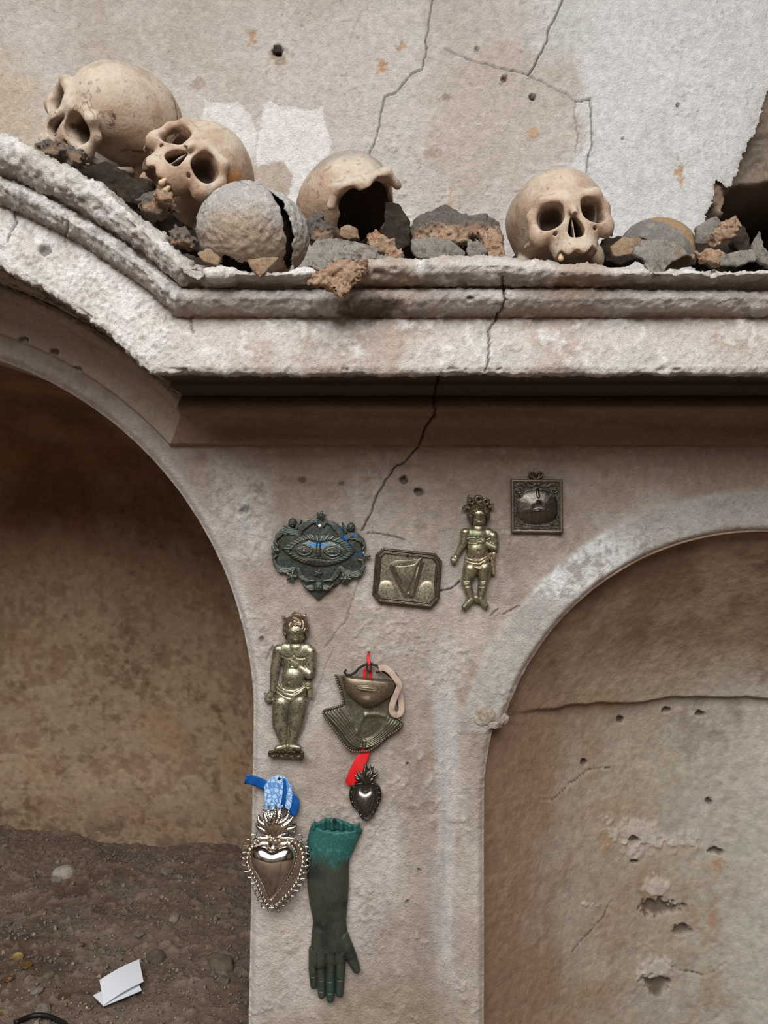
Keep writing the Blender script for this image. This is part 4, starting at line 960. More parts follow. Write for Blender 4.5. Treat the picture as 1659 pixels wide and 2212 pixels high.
# ------------------------------------------------------------------ votive offerings hung on the pier
K = YW / F                                             # metres per photo pixel at the wall face
def metal(name, rough, metal=.85, var=.25, vs=350, bump=((700, .25, .0008),), rv=.15): return mat_col(name, rough, metal, bump, var, vs, rv, .5)
M_BRONZE = metal('dark_bronze', .40, .68); M_VERD = metal('green_bronze', .55, .35); M_SILVER = metal('polished_silver', .12, 1.0, .06, 300, ((300, .05, .0004),), .06)
M_TARN = metal('tarnished_silver', .32, .95); M_BRASS = metal('speckled_brass', .34, .74)
M_RED = mat_col('red_satin', .55, 0, ((1500, .3, .0004),), .1, 300, tint=(206, 28, 34)); M_BLUE = mat_col('blue_satin', .4, 0, ((1500, .2, .0003),), .1, 300, tint=(10, 78, 150))
M_CREAM = mat_col('cream_satin', .6, 0, ((1500, .3, .0004),), .1, 300, tint=(182, 158, 144)); M_IRON = mat_col('rusty_iron', .7, .5, ((900, .4, .0006),), .3, 400, tint=(52, 44, 40))
M_BEADBLUE = mat_col('blue_cord', .5, 0, ((1200, .2, .0003),), .1, 300, tint=(24, 104, 190)); M_PALE = mat_col('pale_cord', .6, 0, ((1200, .2, .0003),), .1, 300, tint=(205, 200, 192))

def relief(name, bb, fn, mat, colfn, Yb=YW - .006, step=.9, parent=None):
    """cast relief: fn(X,Y) -> (signed outline distance, height) in photo pixels; real thickness down to its back"""
    xs = np.arange(bb[0], bb[2] + step, step); ys = np.arange(bb[1], bb[3] + step, step)
    X, Y = np.meshgrid(xs, ys, indexing='ij'); sd, h = fn(X, Y)
    sd = np.asarray(sd, np.float64); h = np.asarray(h, np.float64)
    gx, gy = np.gradient(sd, step); gl = np.hypot(gx, gy) + 1e-6
    out = sd > 0; mv = np.where(out, sd, 0); mv = np.clip(mv, 0, 3 * step)
    X2 = X - gx / gl * mv; Y2 = Y - gy / gl * mv
    hh = np.where(sd <= step * 1.05, np.maximum(h, .6), 0.0)
    k = Yb / F
    P = np.stack([(X2 - CX) * k, Yb - hh * k, CZ + (CY - Y2) * k], -1)
    vin = sd < 2.35 * step
    keep = vin[:-1, :-1] & vin[1:, :-1] & vin[1:, 1:] & vin[:-1, 1:]
    col = colfn(X, Y, h)
    V, Fc, cc = compact(P.reshape(-1, 3), grid_faces(*X.shape, keep=keep, flip=True), col.reshape(-1, 3))
    # closed back
    return mesh_from(name, V, Fc, mat, cc, parent=parent)

def dist2(X, Y, pts): return line_d(X, Y, pts)
def taper(X, Y, a, ra, b, rb):
    ex, ey = b[0] - a[0], b[1] - a[1]; L = ex * ex + ey * ey + 1e-9
    t = np.clip(((X - a[0]) * ex + (Y - a[1]) * ey) / L, 0, 1); r = ra + (rb - ra) * t
    return np.hypot(X - a[0] - ex * t, Y - a[1] - ey * t), r
def bodies(X, Y, parts, k=2.0):
    """union of swelling limbs: list of (a, ra, b, rb, z, flat)"""
    sd = np.full(X.shape, 1e6); H = np.full(X.shape, -60.0)
    for a, ra, b, rb, z, fl in parts:
        d, r = taper(X, Y, a, ra, b, rb); sd = np.minimum(sd, d - r)
        hp = np.where(d < r, z + fl * np.sqrt(np.maximum(r * r - d * d, 0)), z - (d - r) * 3)
        H = smax(H, hp, k)
    return sd, H
def ridge(X, Y, pts, w, amp):
    d = dist2(X, Y, pts); return amp * np.sqrt(np.maximum(1 - (d / w) ** 2, 0))
def groove(X, Y, pts, w, amp): return -amp * np.exp(-(dist2(X, Y, pts) / w) ** 2)
def arc(cx, cy, rx, ry, a0, a1, n=18):
    return [(cx + rx * math.cos(math.radians(a0 + (a1 - a0) * i / n)), cy + ry * math.sin(math.radians(a0 + (a1 - a0) * i / n))) for i in range(n + 1)]
def bronze_col(base, spot, amt=.6, seed=0, sc=.35, patina=None, pa=.4):
    def f(X, Y, h):
        P = (X, Y, X * 0 + seed); col = np.tile(lin(base), X.shape + (1,))
        col = mixc(col, spot, amt * sstep(.18, .42, fbm(P, sc, 3, off=seed)))
        col = mixc(col, [c * .7 for c in base], .5 * sstep(.0, .5, fbm(P, .05, 3, off=seed + 4)))
        if patina: col = mixc(col, patina, pa * sstep(.0, .5, fbm(P, .06, 3, off=seed + 9)))
        return col
    return f

def inflate(X, Y, sd, it=500):
    """pillow height 0..1 over the inside of an outline (membrane solution)"""
    m = (sd < 0).astype(np.float64); u = np.zeros(X.shape)
    for _ in range(it):
        a = np.zeros_like(u); a[1:-1, 1:-1] = (u[2:, 1:-1] + u[:-2, 1:-1] + u[1:-1, 2:] + u[1:-1, :-2]) * .25 + 1; u = a * m
        u[1:-1, 1:-1] = ((u[2:, 1:-1] + u[:-2, 1:-1] + u[1:-1, 2:] + u[1:-1, :-2]) * .25 + 1) * m[1:-1, 1:-1]
    return np.sqrt(u / u.max())
def frame_z(Yb): return Yb / F
def root(name, px, py, label, cat, Yb=YW, group=None):
    e = empty(name, pix(px, py, Yb)); tag(e, label, cat, group); return e
def adopt(e, *objs):
    bpy.context.view_layer.update()
    for o in objs:
        o.parent = e; o.matrix_parent_inverse = Matrix.Translation(-e.location)
def nail(px, py, e, Yb=YW - .008, r=.0026, mat=None, name='nail'):
    def f(X, Y, Z): return smin(ell(X, Y, Z, (0, 0, 0), (1.6, .7, 1.6)), cap(X, Y, Z, (0, 0, 0), (0, 4, 0), .6), .2)
    V, q = sdf_mesh(f, (-2, -1, -2), (2, 5, 2), .25); o = mesh_from(name, V * r / 1.6 + np.array(pix(px, py, Yb)), q, mat or M_IRON)
    if e is not None: adopt(e, o)
    return o

def tube(name, pts3, r, mat, closed=False, n=8, parent=None, r_end=None):
    P = [Vector(p) for p in pts3]; V = []; Fq = []; m = len(P)
    for i in range(m):
        a = P[(i - 1) % m] if (closed or i > 0) else P[i]; b = P[(i + 1) % m] if (closed or i < m - 1) else P[i]
        t = (b - a).normalized(); u = t.cross(Vector((0, 1, 0)));
        if u.length < .1: u = t.cross(Vector((1, 0, 0)))
        u.normalize(); w = t.cross(u); rr = r if r_end is None else r + (r_end - r) * i / (m - 1)
        for k in range(n):
            c = 2 * math.pi * k / n; V.append(P[i] + (u * math.cos(c) + w * math.sin(c)) * rr)
    for i in range(m if closed else m - 1):
        for k in range(n):
            j = (i + 1) % m; Fq.append((i * n + k, i * n + (k + 1) % n, j * n + (k + 1) % n, j * n + k))
    if not closed:
        for base, fl in ((0, 1), ((m - 1) * n, 0)):
            for k in range(0, n - 2, 2):
                f_ = (base, base + k + 1, base + k + 2, base + (k + 3) % n if k + 3 < n else base); f_ = f_ if len(set(f_)) == 4 else (base, base + k + 1, base + k + 2, base + k + 2)
                if len(set(f_)) == 4: Fq.append(f_[::-1] if fl else f_)
    return mesh_from(name, np.array([tuple(v) for v in V]), np.array(Fq), mat, parent=parent)

def tube_px(name, pts, r, mat, Yb, **kw):
    return tube(name, [pix(p[0], p[1], Yb - (p[2] * K if len(p) > 2 else 0)) for p in pts], r * K, mat, **kw)

def ribbon(name, pts, w, mat, Yb, th=.5, tip=0.0):
    """satin strip: (px,py,lift) centre line, width in pixels, smooth spline, real thickness"""
    P = []
    for i in range(len(pts) - 1):
        p0 = pts[max(i - 1, 0)]; p1 = pts[i]; p2 = pts[i + 1]; p3 = pts[min(i + 2, len(pts) - 1)]
        for k in range(6):
            t = k / 6; P.append([.5 * (2 * p1[j] + (p2[j] - p0[j]) * t + (2 * p0[j] - 5 * p1[j] + 4 * p2[j] - p3[j]) * t * t + (3 * p1[j] - p0[j] - 3 * p2[j] + p3[j]) * t ** 3) for j in range(len(p1))])
    P.append(list(pts[-1])); P = np.array(P); n = len(P); T = np.gradient(P[:, :2], axis=0); T /= np.linalg.norm(T, axis=1, keepdims=True) + 1e-9
    Nn = np.stack([-T[:, 1], T[:, 0]], 1); m = 7; V = np.zeros((n, m, 3)); ww = P[:, 3] if P.shape[1] > 3 else np.full(n, w)
    for j in range(m):
        s = (j / (m - 1) - .5); cx = P[:, 0] + Nn[:, 0] * s * ww; cy = P[:, 1] + Nn[:, 1] * s * ww
        if tip: cx[-1] -= T[-1, 0] * tip * (1 - abs(s) * 2); cy[-1] -= T[-1, 1] * tip * (1 - abs(s) * 2)
        lift = P[:, 2] + .5 * (1 - (2 * s) ** 2) + 1.5 * np.sin(np.arange(n) * .55) * s + .6 * np.sin(np.arange(n) * .8 + s * 3)
        V[:, j] = np.stack([(cx - CX) * Yb / F, Yb - lift * K, CZ + (CY - cy) * Yb / F], 1)
    B = V.copy(); B[:, :, 1] += th * K; A = np.concatenate([V.reshape(-1, 3), B.reshape(-1, 3)]); f = grid_faces(n, m); fb = f[:, ::-1] + n * m
    ed = []
    for i in range(n - 1):
        for j in (0, m - 1): a, b = i * m + j, (i + 1) * m + j; ed.append((a, b, b + n * m, a + n * m) if j else (b, a, a + n * m, b + n * m))
    for j in range(m - 1):
        for i in (0, n - 1): a, b = i * m + j, i * m + j + 1; ed.append((b, a, a + n * m, b + n * m) if i else (a, b, b + n * m, a + n * m))
    return mesh_from(name, A, np.concatenate([f, fb, np.array(ed)]), mat)

# ---------------- octagonal plaque
def octagon():
    e = root('votive_plaque', 880, 1310, 'octagonal brass plaque with embossed neck and shoulders, beside the eyes plaque', 'plaque')
    O = [(827, 1182.5), (940, 1194), (955, 1212), (949, 1293), (931, 1313), (818, 1301), (804, 1285), (811, 1198)]
    cc = bronze_col((150, 140, 122), (52, 46, 38), .5, 3, .4); dk = bronze_col((104, 94, 80), (40, 34, 28), .5, 5, .3)
    def fr(X, Y):
        sd = poly_sd(X, Y, O); ring = np.abs(sd + 7) - 7
        return ring, 4 + 3.5 * np.exp(-((sd + 4) / 2.0) ** 2) + 3.0 * np.exp(-((sd + 10.5) / 1.8) ** 2)
    def pl(X, Y):
        sd = poly_sd(X, Y, O) + 11.5
        neck = poly_sd(X, Y, [(842, 1219), (852, 1209), (885, 1206), (913, 1204), (908, 1225), (902, 1262), (896, 1292), (872, 1292), (860, 1264), (850, 1240)])
        h = 2.5 + (12 * sstep(2, -10, neck) + 5 * np.sqrt(np.clip(-neck, 0, 16) / 16)) * (1 - .75 * sstep(1235, 1290, Y))
        rim = poly_sd(X, Y, [(841, 1218), (854, 1208), (886, 1206), (914, 1203), (896, 1216), (868, 1222), (850, 1223)]); h = h - 11 * sstep(1.5, -1.5, rim) * np.clip((1223 - Y) / 16, 0, 1)
        for c, rx, ry in (((834, 1296), 27, 42), ((923, 1297), 25, 42)): h = np.maximum(h, 2.5 + 4.5 * np.sqrt(np.clip(1 - ((X - c[0]) / rx) ** 2 - ((Y - c[1]) / ry) ** 2, 0, None)))
        h = h + ridge(X, Y, [(910, 1216), (904, 1240), (897, 1262), (889, 1285)], 5, 4) + ridge(X, Y, [(845, 1225), (858, 1255), (872, 1277)], 4, 1.8)
        h = h + groove(X, Y, [(902, 1222), (893, 1252), (881, 1278)], 2.2, 3)
        return sd, h
    a = relief('panel', (800, 1178, 960, 1318), pl, M_BRASS, cc, step=.8); b = relief('frame', (800, 1178, 960, 1318), fr, M_BRASS, dk, step=.8); adopt(e, a, b)
    nail(880, 1200, e, YW - .012, .0022)
octagon()

# ---------------- square plaque
def square():
    e = root('votive_plaque', 1160, 1152, 'small square dark plaque with an embossed face and bow loop', 'plaque')
    O = [(1103, 1035), (1214.5, 1036), (1216, 1152), (1104, 1150.5)]
    dk = bronze_col((104, 98, 90), (48, 44, 40), .4, 13, .3); fc = bronze_col((122, 108, 94), (52, 46, 40), .5, 15, .3)
    def fr(X, Y): sd = poly_sd(X, Y, O); return np.abs(sd + 3.6) - 3.6, 3 + 3.2 * np.sqrt(np.clip(1 - ((sd + 3.6) / 3.7) ** 2, 0, 1))
    def pl(X, Y):
        sd = poly_sd(X, Y, O) + 6
        face = poly_sd(X, Y, [(1116, 1080), (1124, 1066), (1140, 1058), (1160, 1055), (1180, 1058), (1196, 1066), (1204, 1082), (1205, 1110), (1200, 1122), (1180, 1132), (1160, 1134), (1138, 1132), (1120, 1122), (1113, 1105)])
        h = 1.5 + 11 * np.sqrt(np.clip(-face / 30, 0, 1))
        h = h + ridge(X, Y, [(1159, 1054), (1160, 1066), (1161, 1073)], 3.4, 2.6) + 3 * np.exp(-(((X - 1161) / 5) ** 2 + ((Y - 1085) / 3.2) ** 2)) + 3.0 * np.exp(-(((X - 1161) / 7.5) ** 2 + ((Y - 1102) / 3) ** 2)) + groove(X, Y, [(1153, 1102), (1169, 1102.5)], .9, 1.3)
        for cx, cy, r in ((1119, 1061, 8), (1127, 1071, 8), (1198, 1060, 8), (1190, 1070, 8), (1121, 1050, 6), (1196, 1050, 6)):
            h = np.maximum(h, 1.5 + .7 * np.sqrt(np.clip(r * r - (X - cx) ** 2 - (Y - cy) ** 2, 0, None)) + .8 * np.sin(np.hypot(X - cx, Y - cy) * 1.6))
        for pts in ([(1113, 1127), (1135, 1134), (1160, 1137), (1185, 1134), (1204, 1124)], [(1112, 1134), (1140, 1140), (1180, 1142), (1206, 1139)], [(1112, 1140), (1150, 1142), (1206, 1145)], [(1113, 1145), (1140, 1138), (1170, 1136), (1206, 1132)]):
            h = np.maximum(h, 2 + ridge(X, Y, pts, 1.7, 2.2))
        for m in (1, -1):
            for pts in ([(1157, 1046), (1157 + m * 10, 1052), (1157 + m * 20, 1050), (1157 + m * 24, 1044), (1157 + m * 17, 1041), (1157 + m * 8, 1046)], [(1157 + m * 25, 1052), (1157 + m * 33, 1047), (1157 + m * 38, 1048)]):
                h = np.maximum(h, 4 + ridge(X, Y, pts, 1.7, 2.4))
        return sd, h
    a = relief('panel', (1100, 1030, 1220, 1156), pl, M_TARN, dk, step=.7); b = relief('frame', (1098, 1030, 1222, 1158), fr, M_BRONZE, fc, step=.8)
    def bow(X, Y):
        sd = np.full(X.shape, 99.); h = np.full(X.shape, 1.)
        for m in (1, -1):
            for pts in ([(1157.5, 1037), (1157.5 + m * 8, 1032), (1157.5 + m * 15, 1026), (1157.5 + m * 13, 1021), (1157.5 + m * 6, 1020), (1157.5 + m * 1, 1024)], [(1157.5, 1037), (1157.5 + m * 5, 1030), (1157.5 + m * 8, 1025)]):
                d = dist2(X, Y, pts); sd = np.minimum(sd, d - 2.1); h = np.maximum(h, 2 + ridge(X, Y, pts, 2.3, 2.6))
        return sd, h
    c = relief('bow', (1136, 1014, 1180, 1042), bow, M_BRONZE, bronze_col((104, 90, 68), (50, 44, 36), .4, 17, .3), step=.6)
    adopt(e, a, b, c)
square()

# ---------------- eyes plaque
def eyes():
    e = root('votive_plaque', 690, 1296, 'ornate dark bronze plaque with a pair of eyes, scrolls and winged cherub heads', 'plaque')
    def colf(seed, base=(94, 97, 90)):
        g = bronze_col(base, (40, 44, 40), .55, seed, .25, (74, 98, 92), .55)
        def f(X, Y, h):
            col = g(X, Y, h); P = (X, Y, X * 0)
            n = fbm(P, .2, 2, off=3)
            for a, b, rx, ry in ((690, 1175, 20, 5), (745, 1163, 7, 6), (765, 1155, 7, 4), (738, 1141, 4, 7), (779, 1195, 5, 5), (757, 1176, 4, 4), (683, 1124, 4, 6), (768, 1197, 4, 4)):
                col = mixc(col, (20, 96, 150), .8 * (1 - sstep(.6, 1.2, np.hypot((X - a) / rx, (Y - b) / ry) + .7 * n)))
            col = mixc(col, (140, 116, 70), .6 * (1 - sstep(.5, 1.2, np.hypot((X - 656) / 9, (Y - 1209) / 5) + .6 * n)))
            return col
        return f
    M = lambda pts: [(1384 - x - 2 * (y - 1190) * .0, y + 9 * (692 - x) / 95 * 0 + .085 * (692 - x) * 1.0) for x, y in pts]
    def mir(pts): return [(1388 - x, y + 6) for x, y in pts]
    acan = [arc(622, 1165, 26, 18, 200, 320), arc(660, 1138, 26, 12, 190, 330)]
    # back plate with two cut-outs
    base_poly = [(604, 1190), (603, 1168), (612, 1152), (634, 1142), (655, 1132), (675, 1124), (692, 1122), (712, 1128), (738, 1138), (760, 1150), (778, 1166), (782, 1192), (786, 1215), (775, 1238), (750, 1246), (735, 1258), (716, 1270), (687, 1296), (657, 1268), (644, 1246), (612, 1234), (597, 1212)]
    def back(X, Y):
        sd = poly_sd(X, Y, base_poly); n = 99 + 0 * X
        return np.maximum(sd, -n), 2.5 + .06 * np.clip(-sd, 0, 30)
    A = relief('back_plate', (590, 1118, 796, 1300), back, M_BRONZE, colf(1, (70, 71, 65)), step=.9)
    # mask with eyes
    alm = [(609, 1185), (622, 1172), (645, 1158), (668, 1151), (691, 1155), (712, 1153), (738, 1160), (756, 1172), (768, 1191), (752, 1207), (730, 1217), (705, 1222), (680, 1222), (655, 1216), (632, 1205)]
    def mask(X, Y):
        sd = poly_sd(X, Y, alm); dome = np.clip(-sd / 30, 0, 1)
        h = 7 + 9 * np.sqrt(dome)
        inner = poly_sd(X, Y, [(628, 1190), (645, 1174), (668, 1166), (691, 1172), (714, 1167), (736, 1176), (752, 1192), (738, 1204), (718, 1211), (692, 1208), (665, 1206), (643, 1200)])
        ang = np.arctan2(Y - 1188, (X - 689) * .5)
        wreath = sstep(-1, 2, inner); h = h + wreath * (1.8 * np.abs(np.sin(ang * 19 + np.sin(ang * 3))) + 1.0) - 2.2 * np.exp(-(inner / 1.6) ** 2)
        for cx, cy in ((657.6, 1190.7), (718.8, 1192.5)):
            u = (X - cx) / 17.5; v = (Y - cy - 1.5 * u) / 8.2; al = np.abs(v) + u * u - 1
            h = h + 3.2 * np.sqrt(np.clip(-al, 0, 1)) + 2.4 * np.exp(-(al / .22) ** 2) * (np.abs(u) < 1.2) - 1.8 * np.exp(-((al - .45) / .18) ** 2) * (np.abs(u) < 1.2)
            r = np.hypot(X - cx, Y - cy + .5); h = h + 1.4 * (1 - sstep(4.2, 5.4, r)) - .9 * np.exp(-((r - 5.2) / .7) ** 2) + .9 * np.exp(-((r - 1.6) / 1.4) ** 2)
            h = h + ridge(X, Y, arc(cx, cy + 4, 20, 17, 205, 335), 3, 2.2)
        h = h + ridge(X, Y, [(690, 1172), (689, 1186), (688.5, 1199)], 5, 5) + groove(X, Y, [(682, 1202), (694, 1202)], 1.2, 3.5)
        return sd, h
    B = relief('eye_mask', (604, 1146, 774, 1228), mask, M_BRONZE, colf(2), step=.75)
    objs = [A, B]
    def strands(name, pts, w, n, z, seed):
        x0 = min(p[0] for p in pts) - w - 3; x1 = max(p[0] for p in pts) + w + 3; y0 = min(p[1] for p in pts) - w - 3; y1 = max(p[1] for p in pts) + w + 3
        L = [0.0]
        for a, b in zip(pts[:-1], pts[1:]): L.append(L[-1] + math.hypot(b[0] - a[0], b[1] - a[1]))
        def f(X, Y):
            d = np.full(X.shape, 1e9); t = np.zeros(X.shape); sg = np.zeros(X.shape)
            for i, ((ax, ay), (bx, by)) in enumerate(zip(pts[:-1], pts[1:])):
                ex, ey = bx - ax, by - ay; l2 = ex * ex + ey * ey; u = np.clip(((X - ax) * ex + (Y - ay) * ey) / l2, 0, 1); qx = X - ax - ex * u; qy = Y - ay - ey * u; dd = np.hypot(qx, qy); m = dd < d
                d = np.where(m, dd, d); t = np.where(m, (L[i] + u * (L[i + 1] - L[i])) / L[-1], t); sg = np.where(m, np.sign(ex * qy - ey * qx), sg)
            ww = w * (.45 + .65 * np.sin(np.clip(t * 1.1 + .12, 0, 1) * math.pi)) * (1 + .10 * np.sin(t * 30))
            s = sg * d / ww; return d - ww, z + 3 * np.sqrt(np.clip(1 - s * s, 0, 1)) + 1.7 * np.abs(np.cos(s * n * math.pi / 2 + t * 3))
        o = relief(name, (x0, y0, x1, y1), f, M_BRONZE, colf(seed), step=.75); objs.append(o)
    strands('scroll', [(648, 1157), (640, 1150), (626, 1146), (610, 1149), (599, 1159), (594, 1172), (600, 1178)], 7.5, 5, 5, 4)
    strands('scroll', [(648, 1154), (650, 1142), (660, 1134), (672, 1128), (684, 1128), (686, 1134)], 7, 5, 6, 5)
    strands('scroll', [(738, 1160), (736, 1150), (728, 1140), (716, 1130), (704, 1128), (700, 1136)], 7, 5, 6, 6)
    strands('scroll', [(744, 1163), (756, 1158), (770, 1159), (782, 1168), (788, 1180), (783, 1187)], 7.5, 5, 5, 7)
    strands('scroll', [(636, 1229), (622, 1232), (606, 1230), (596, 1220), (591, 1206), (598, 1200)], 6.5, 4, 4, 8)
    strands('scroll', [(736, 1226), (746, 1236), (762, 1242), (778, 1238), (786, 1224), (783, 1210), (775, 1208)], 7, 5, 4, 9)
    strands('scroll', [(645, 1228), (650, 1243), (664, 1254), (680, 1254)], 5.5, 4, 5, 10)
    strands('scroll', [(733, 1226), (728, 1240), (716, 1252), (700, 1254)], 5.5, 4, 5, 11)
    strands('wing', [(684, 1266), (674, 1270), (662, 1268), (657, 1262)], 6, 5, 6, 12)
    strands('wing', [(694, 1266), (704, 1270), (714, 1268), (720, 1262)], 6, 5, 6, 13)
    def rosette(name, cx, cy, R, n, z, seed, pr=.42):
        def f(X, Y):
            a = np.arctan2(Y - cy, X - cx); r = np.hypot(X - cx, Y - cy); ed = R * (1 - pr * .5 + pr * .5 * np.cos(a * n))
            return r - ed, z + 3.5 * np.sqrt(np.clip(1 - (r / R) ** 2, 0, 1)) + 1.3 * np.cos(a * n) * (r > R * .3) + 2.2 * np.exp(-(r / (R * .28)) ** 2)
        objs.append(relief(name, (cx - R - 3, cy - R - 3, cx + R + 3, cy + R + 3), f, M_BRONZE, colf(seed), step=.65))
    rosette('flower', 693.7, 1114, 11, 5, 7, 20); rosette('rosette', 630, 1245, 13, 5, 4, 21); rosette('rosette', 746, 1250, 14, 6, 4, 22); rosette('flower', 688, 1238, 10, 5, 6, 23)
    rosette('trefoil', 594, 1189, 12, 3, 4, 24, .8); rosette('trefoil', 789, 1201, 12, 3, 4, 25, .8)
    def cherub(cx, cy, R, seed, z=7):
        def f(X, Y):
            r = np.hypot(X - cx, (Y - cy) * .92); h = z + .9 * np.sqrt(np.clip(R * R - r * r, 0, None))
            h = h + 1.2 * np.abs(np.sin(X * 1.3) * np.cos(Y * 1.2)) * (Y < cy - R * .3)
            for s in (-1, 1): h = h - 1.8 * np.exp(-(((X - cx - s * R * .36) / 1.5) ** 2 + ((Y - cy - .5) / 1.1) ** 2))
            h = h + 1.8 * np.exp(-(((X - cx) / 1.2) ** 2 + ((Y - cy - R * .2) / 2) ** 2)) - 1.5 * np.exp(-(((X - cx) / 2.2) ** 2 + ((Y - cy - R * .58) / .8) ** 2)); return r - R, h
        objs.append(relief('cherub_head', (cx - R - 3, cy - R - 4, cx + R + 3, cy + R + 4), f, M_BRONZE, colf(seed), step=.65))
    cherub(632.7, 1129, 9, 30); cherub(758.5, 1138.5, 9, 31); cherub(688.5, 1265, 11, 32)
    strands('wing', [(640, 1142), (646, 1132), (652, 1124)], 4, 4, 5, 33); strands('wing', [(748, 1150), (744, 1140), (740, 1130)], 4, 4, 5, 34); strands('wing', [(628, 1140), (620, 1137), (613, 1136)], 3, 3, 5, 35)
    adopt(e, *objs); nail(690.5, 1135.5, e, YW - .017, .0026, mat_col('white_pin', .4, 0, ((900, .1, .0003),), .05, 300, tint=(232, 230, 224)), 'pin')
eyes()

# ---------------- the two standing child figures
def face_detail(X, Y, h, cx, cy, s):
    for k in (-1, 1):
        h = h - 1.6 * np.exp(-(((X - cx - k * 8 * s) / (4.2 * s)) ** 2 + ((Y - cy + 3 * s) / (2.2 * s)) ** 2)) + 1.4 * np.exp(-(((X - cx - k * 8 * s) / (2.6 * s)) ** 2 + ((Y - cy + 2.6 * s) / (1.3 * s)) ** 2))
        h = h + ridge(X, Y, [(cx + k * 3 * s, cy - 6 * s), (cx + k * 9 * s, cy - 8 * s), (cx + k * 14 * s, cy - 5 * s)], 1.8 * s, 1.2)
    h = h + ridge(X, Y, [(cx, cy - 6 * s), (cx, cy + 5 * s)], 2.6 * s, 2.8) + 1.6 * np.exp(-(((X - cx) / (3.2 * s)) ** 2 + ((Y - cy - 5.5 * s) / (1.8 * s)) ** 2))
    h = h + 1.8 * np.exp(-(((X - cx) / (5.5 * s)) ** 2 + ((Y - cy - 12 * s) / (2.2 * s)) ** 2)) + groove(X, Y, [(cx - 5 * s, cy + 12 * s), (cx + 5 * s, cy + 12 * s)], .9 * s, 2.2)
    return h + 1.5 * np.exp(-(((X - cx) / (5 * s)) ** 2 + ((Y - cy - 18 * s) / (3 * s)) ** 2))

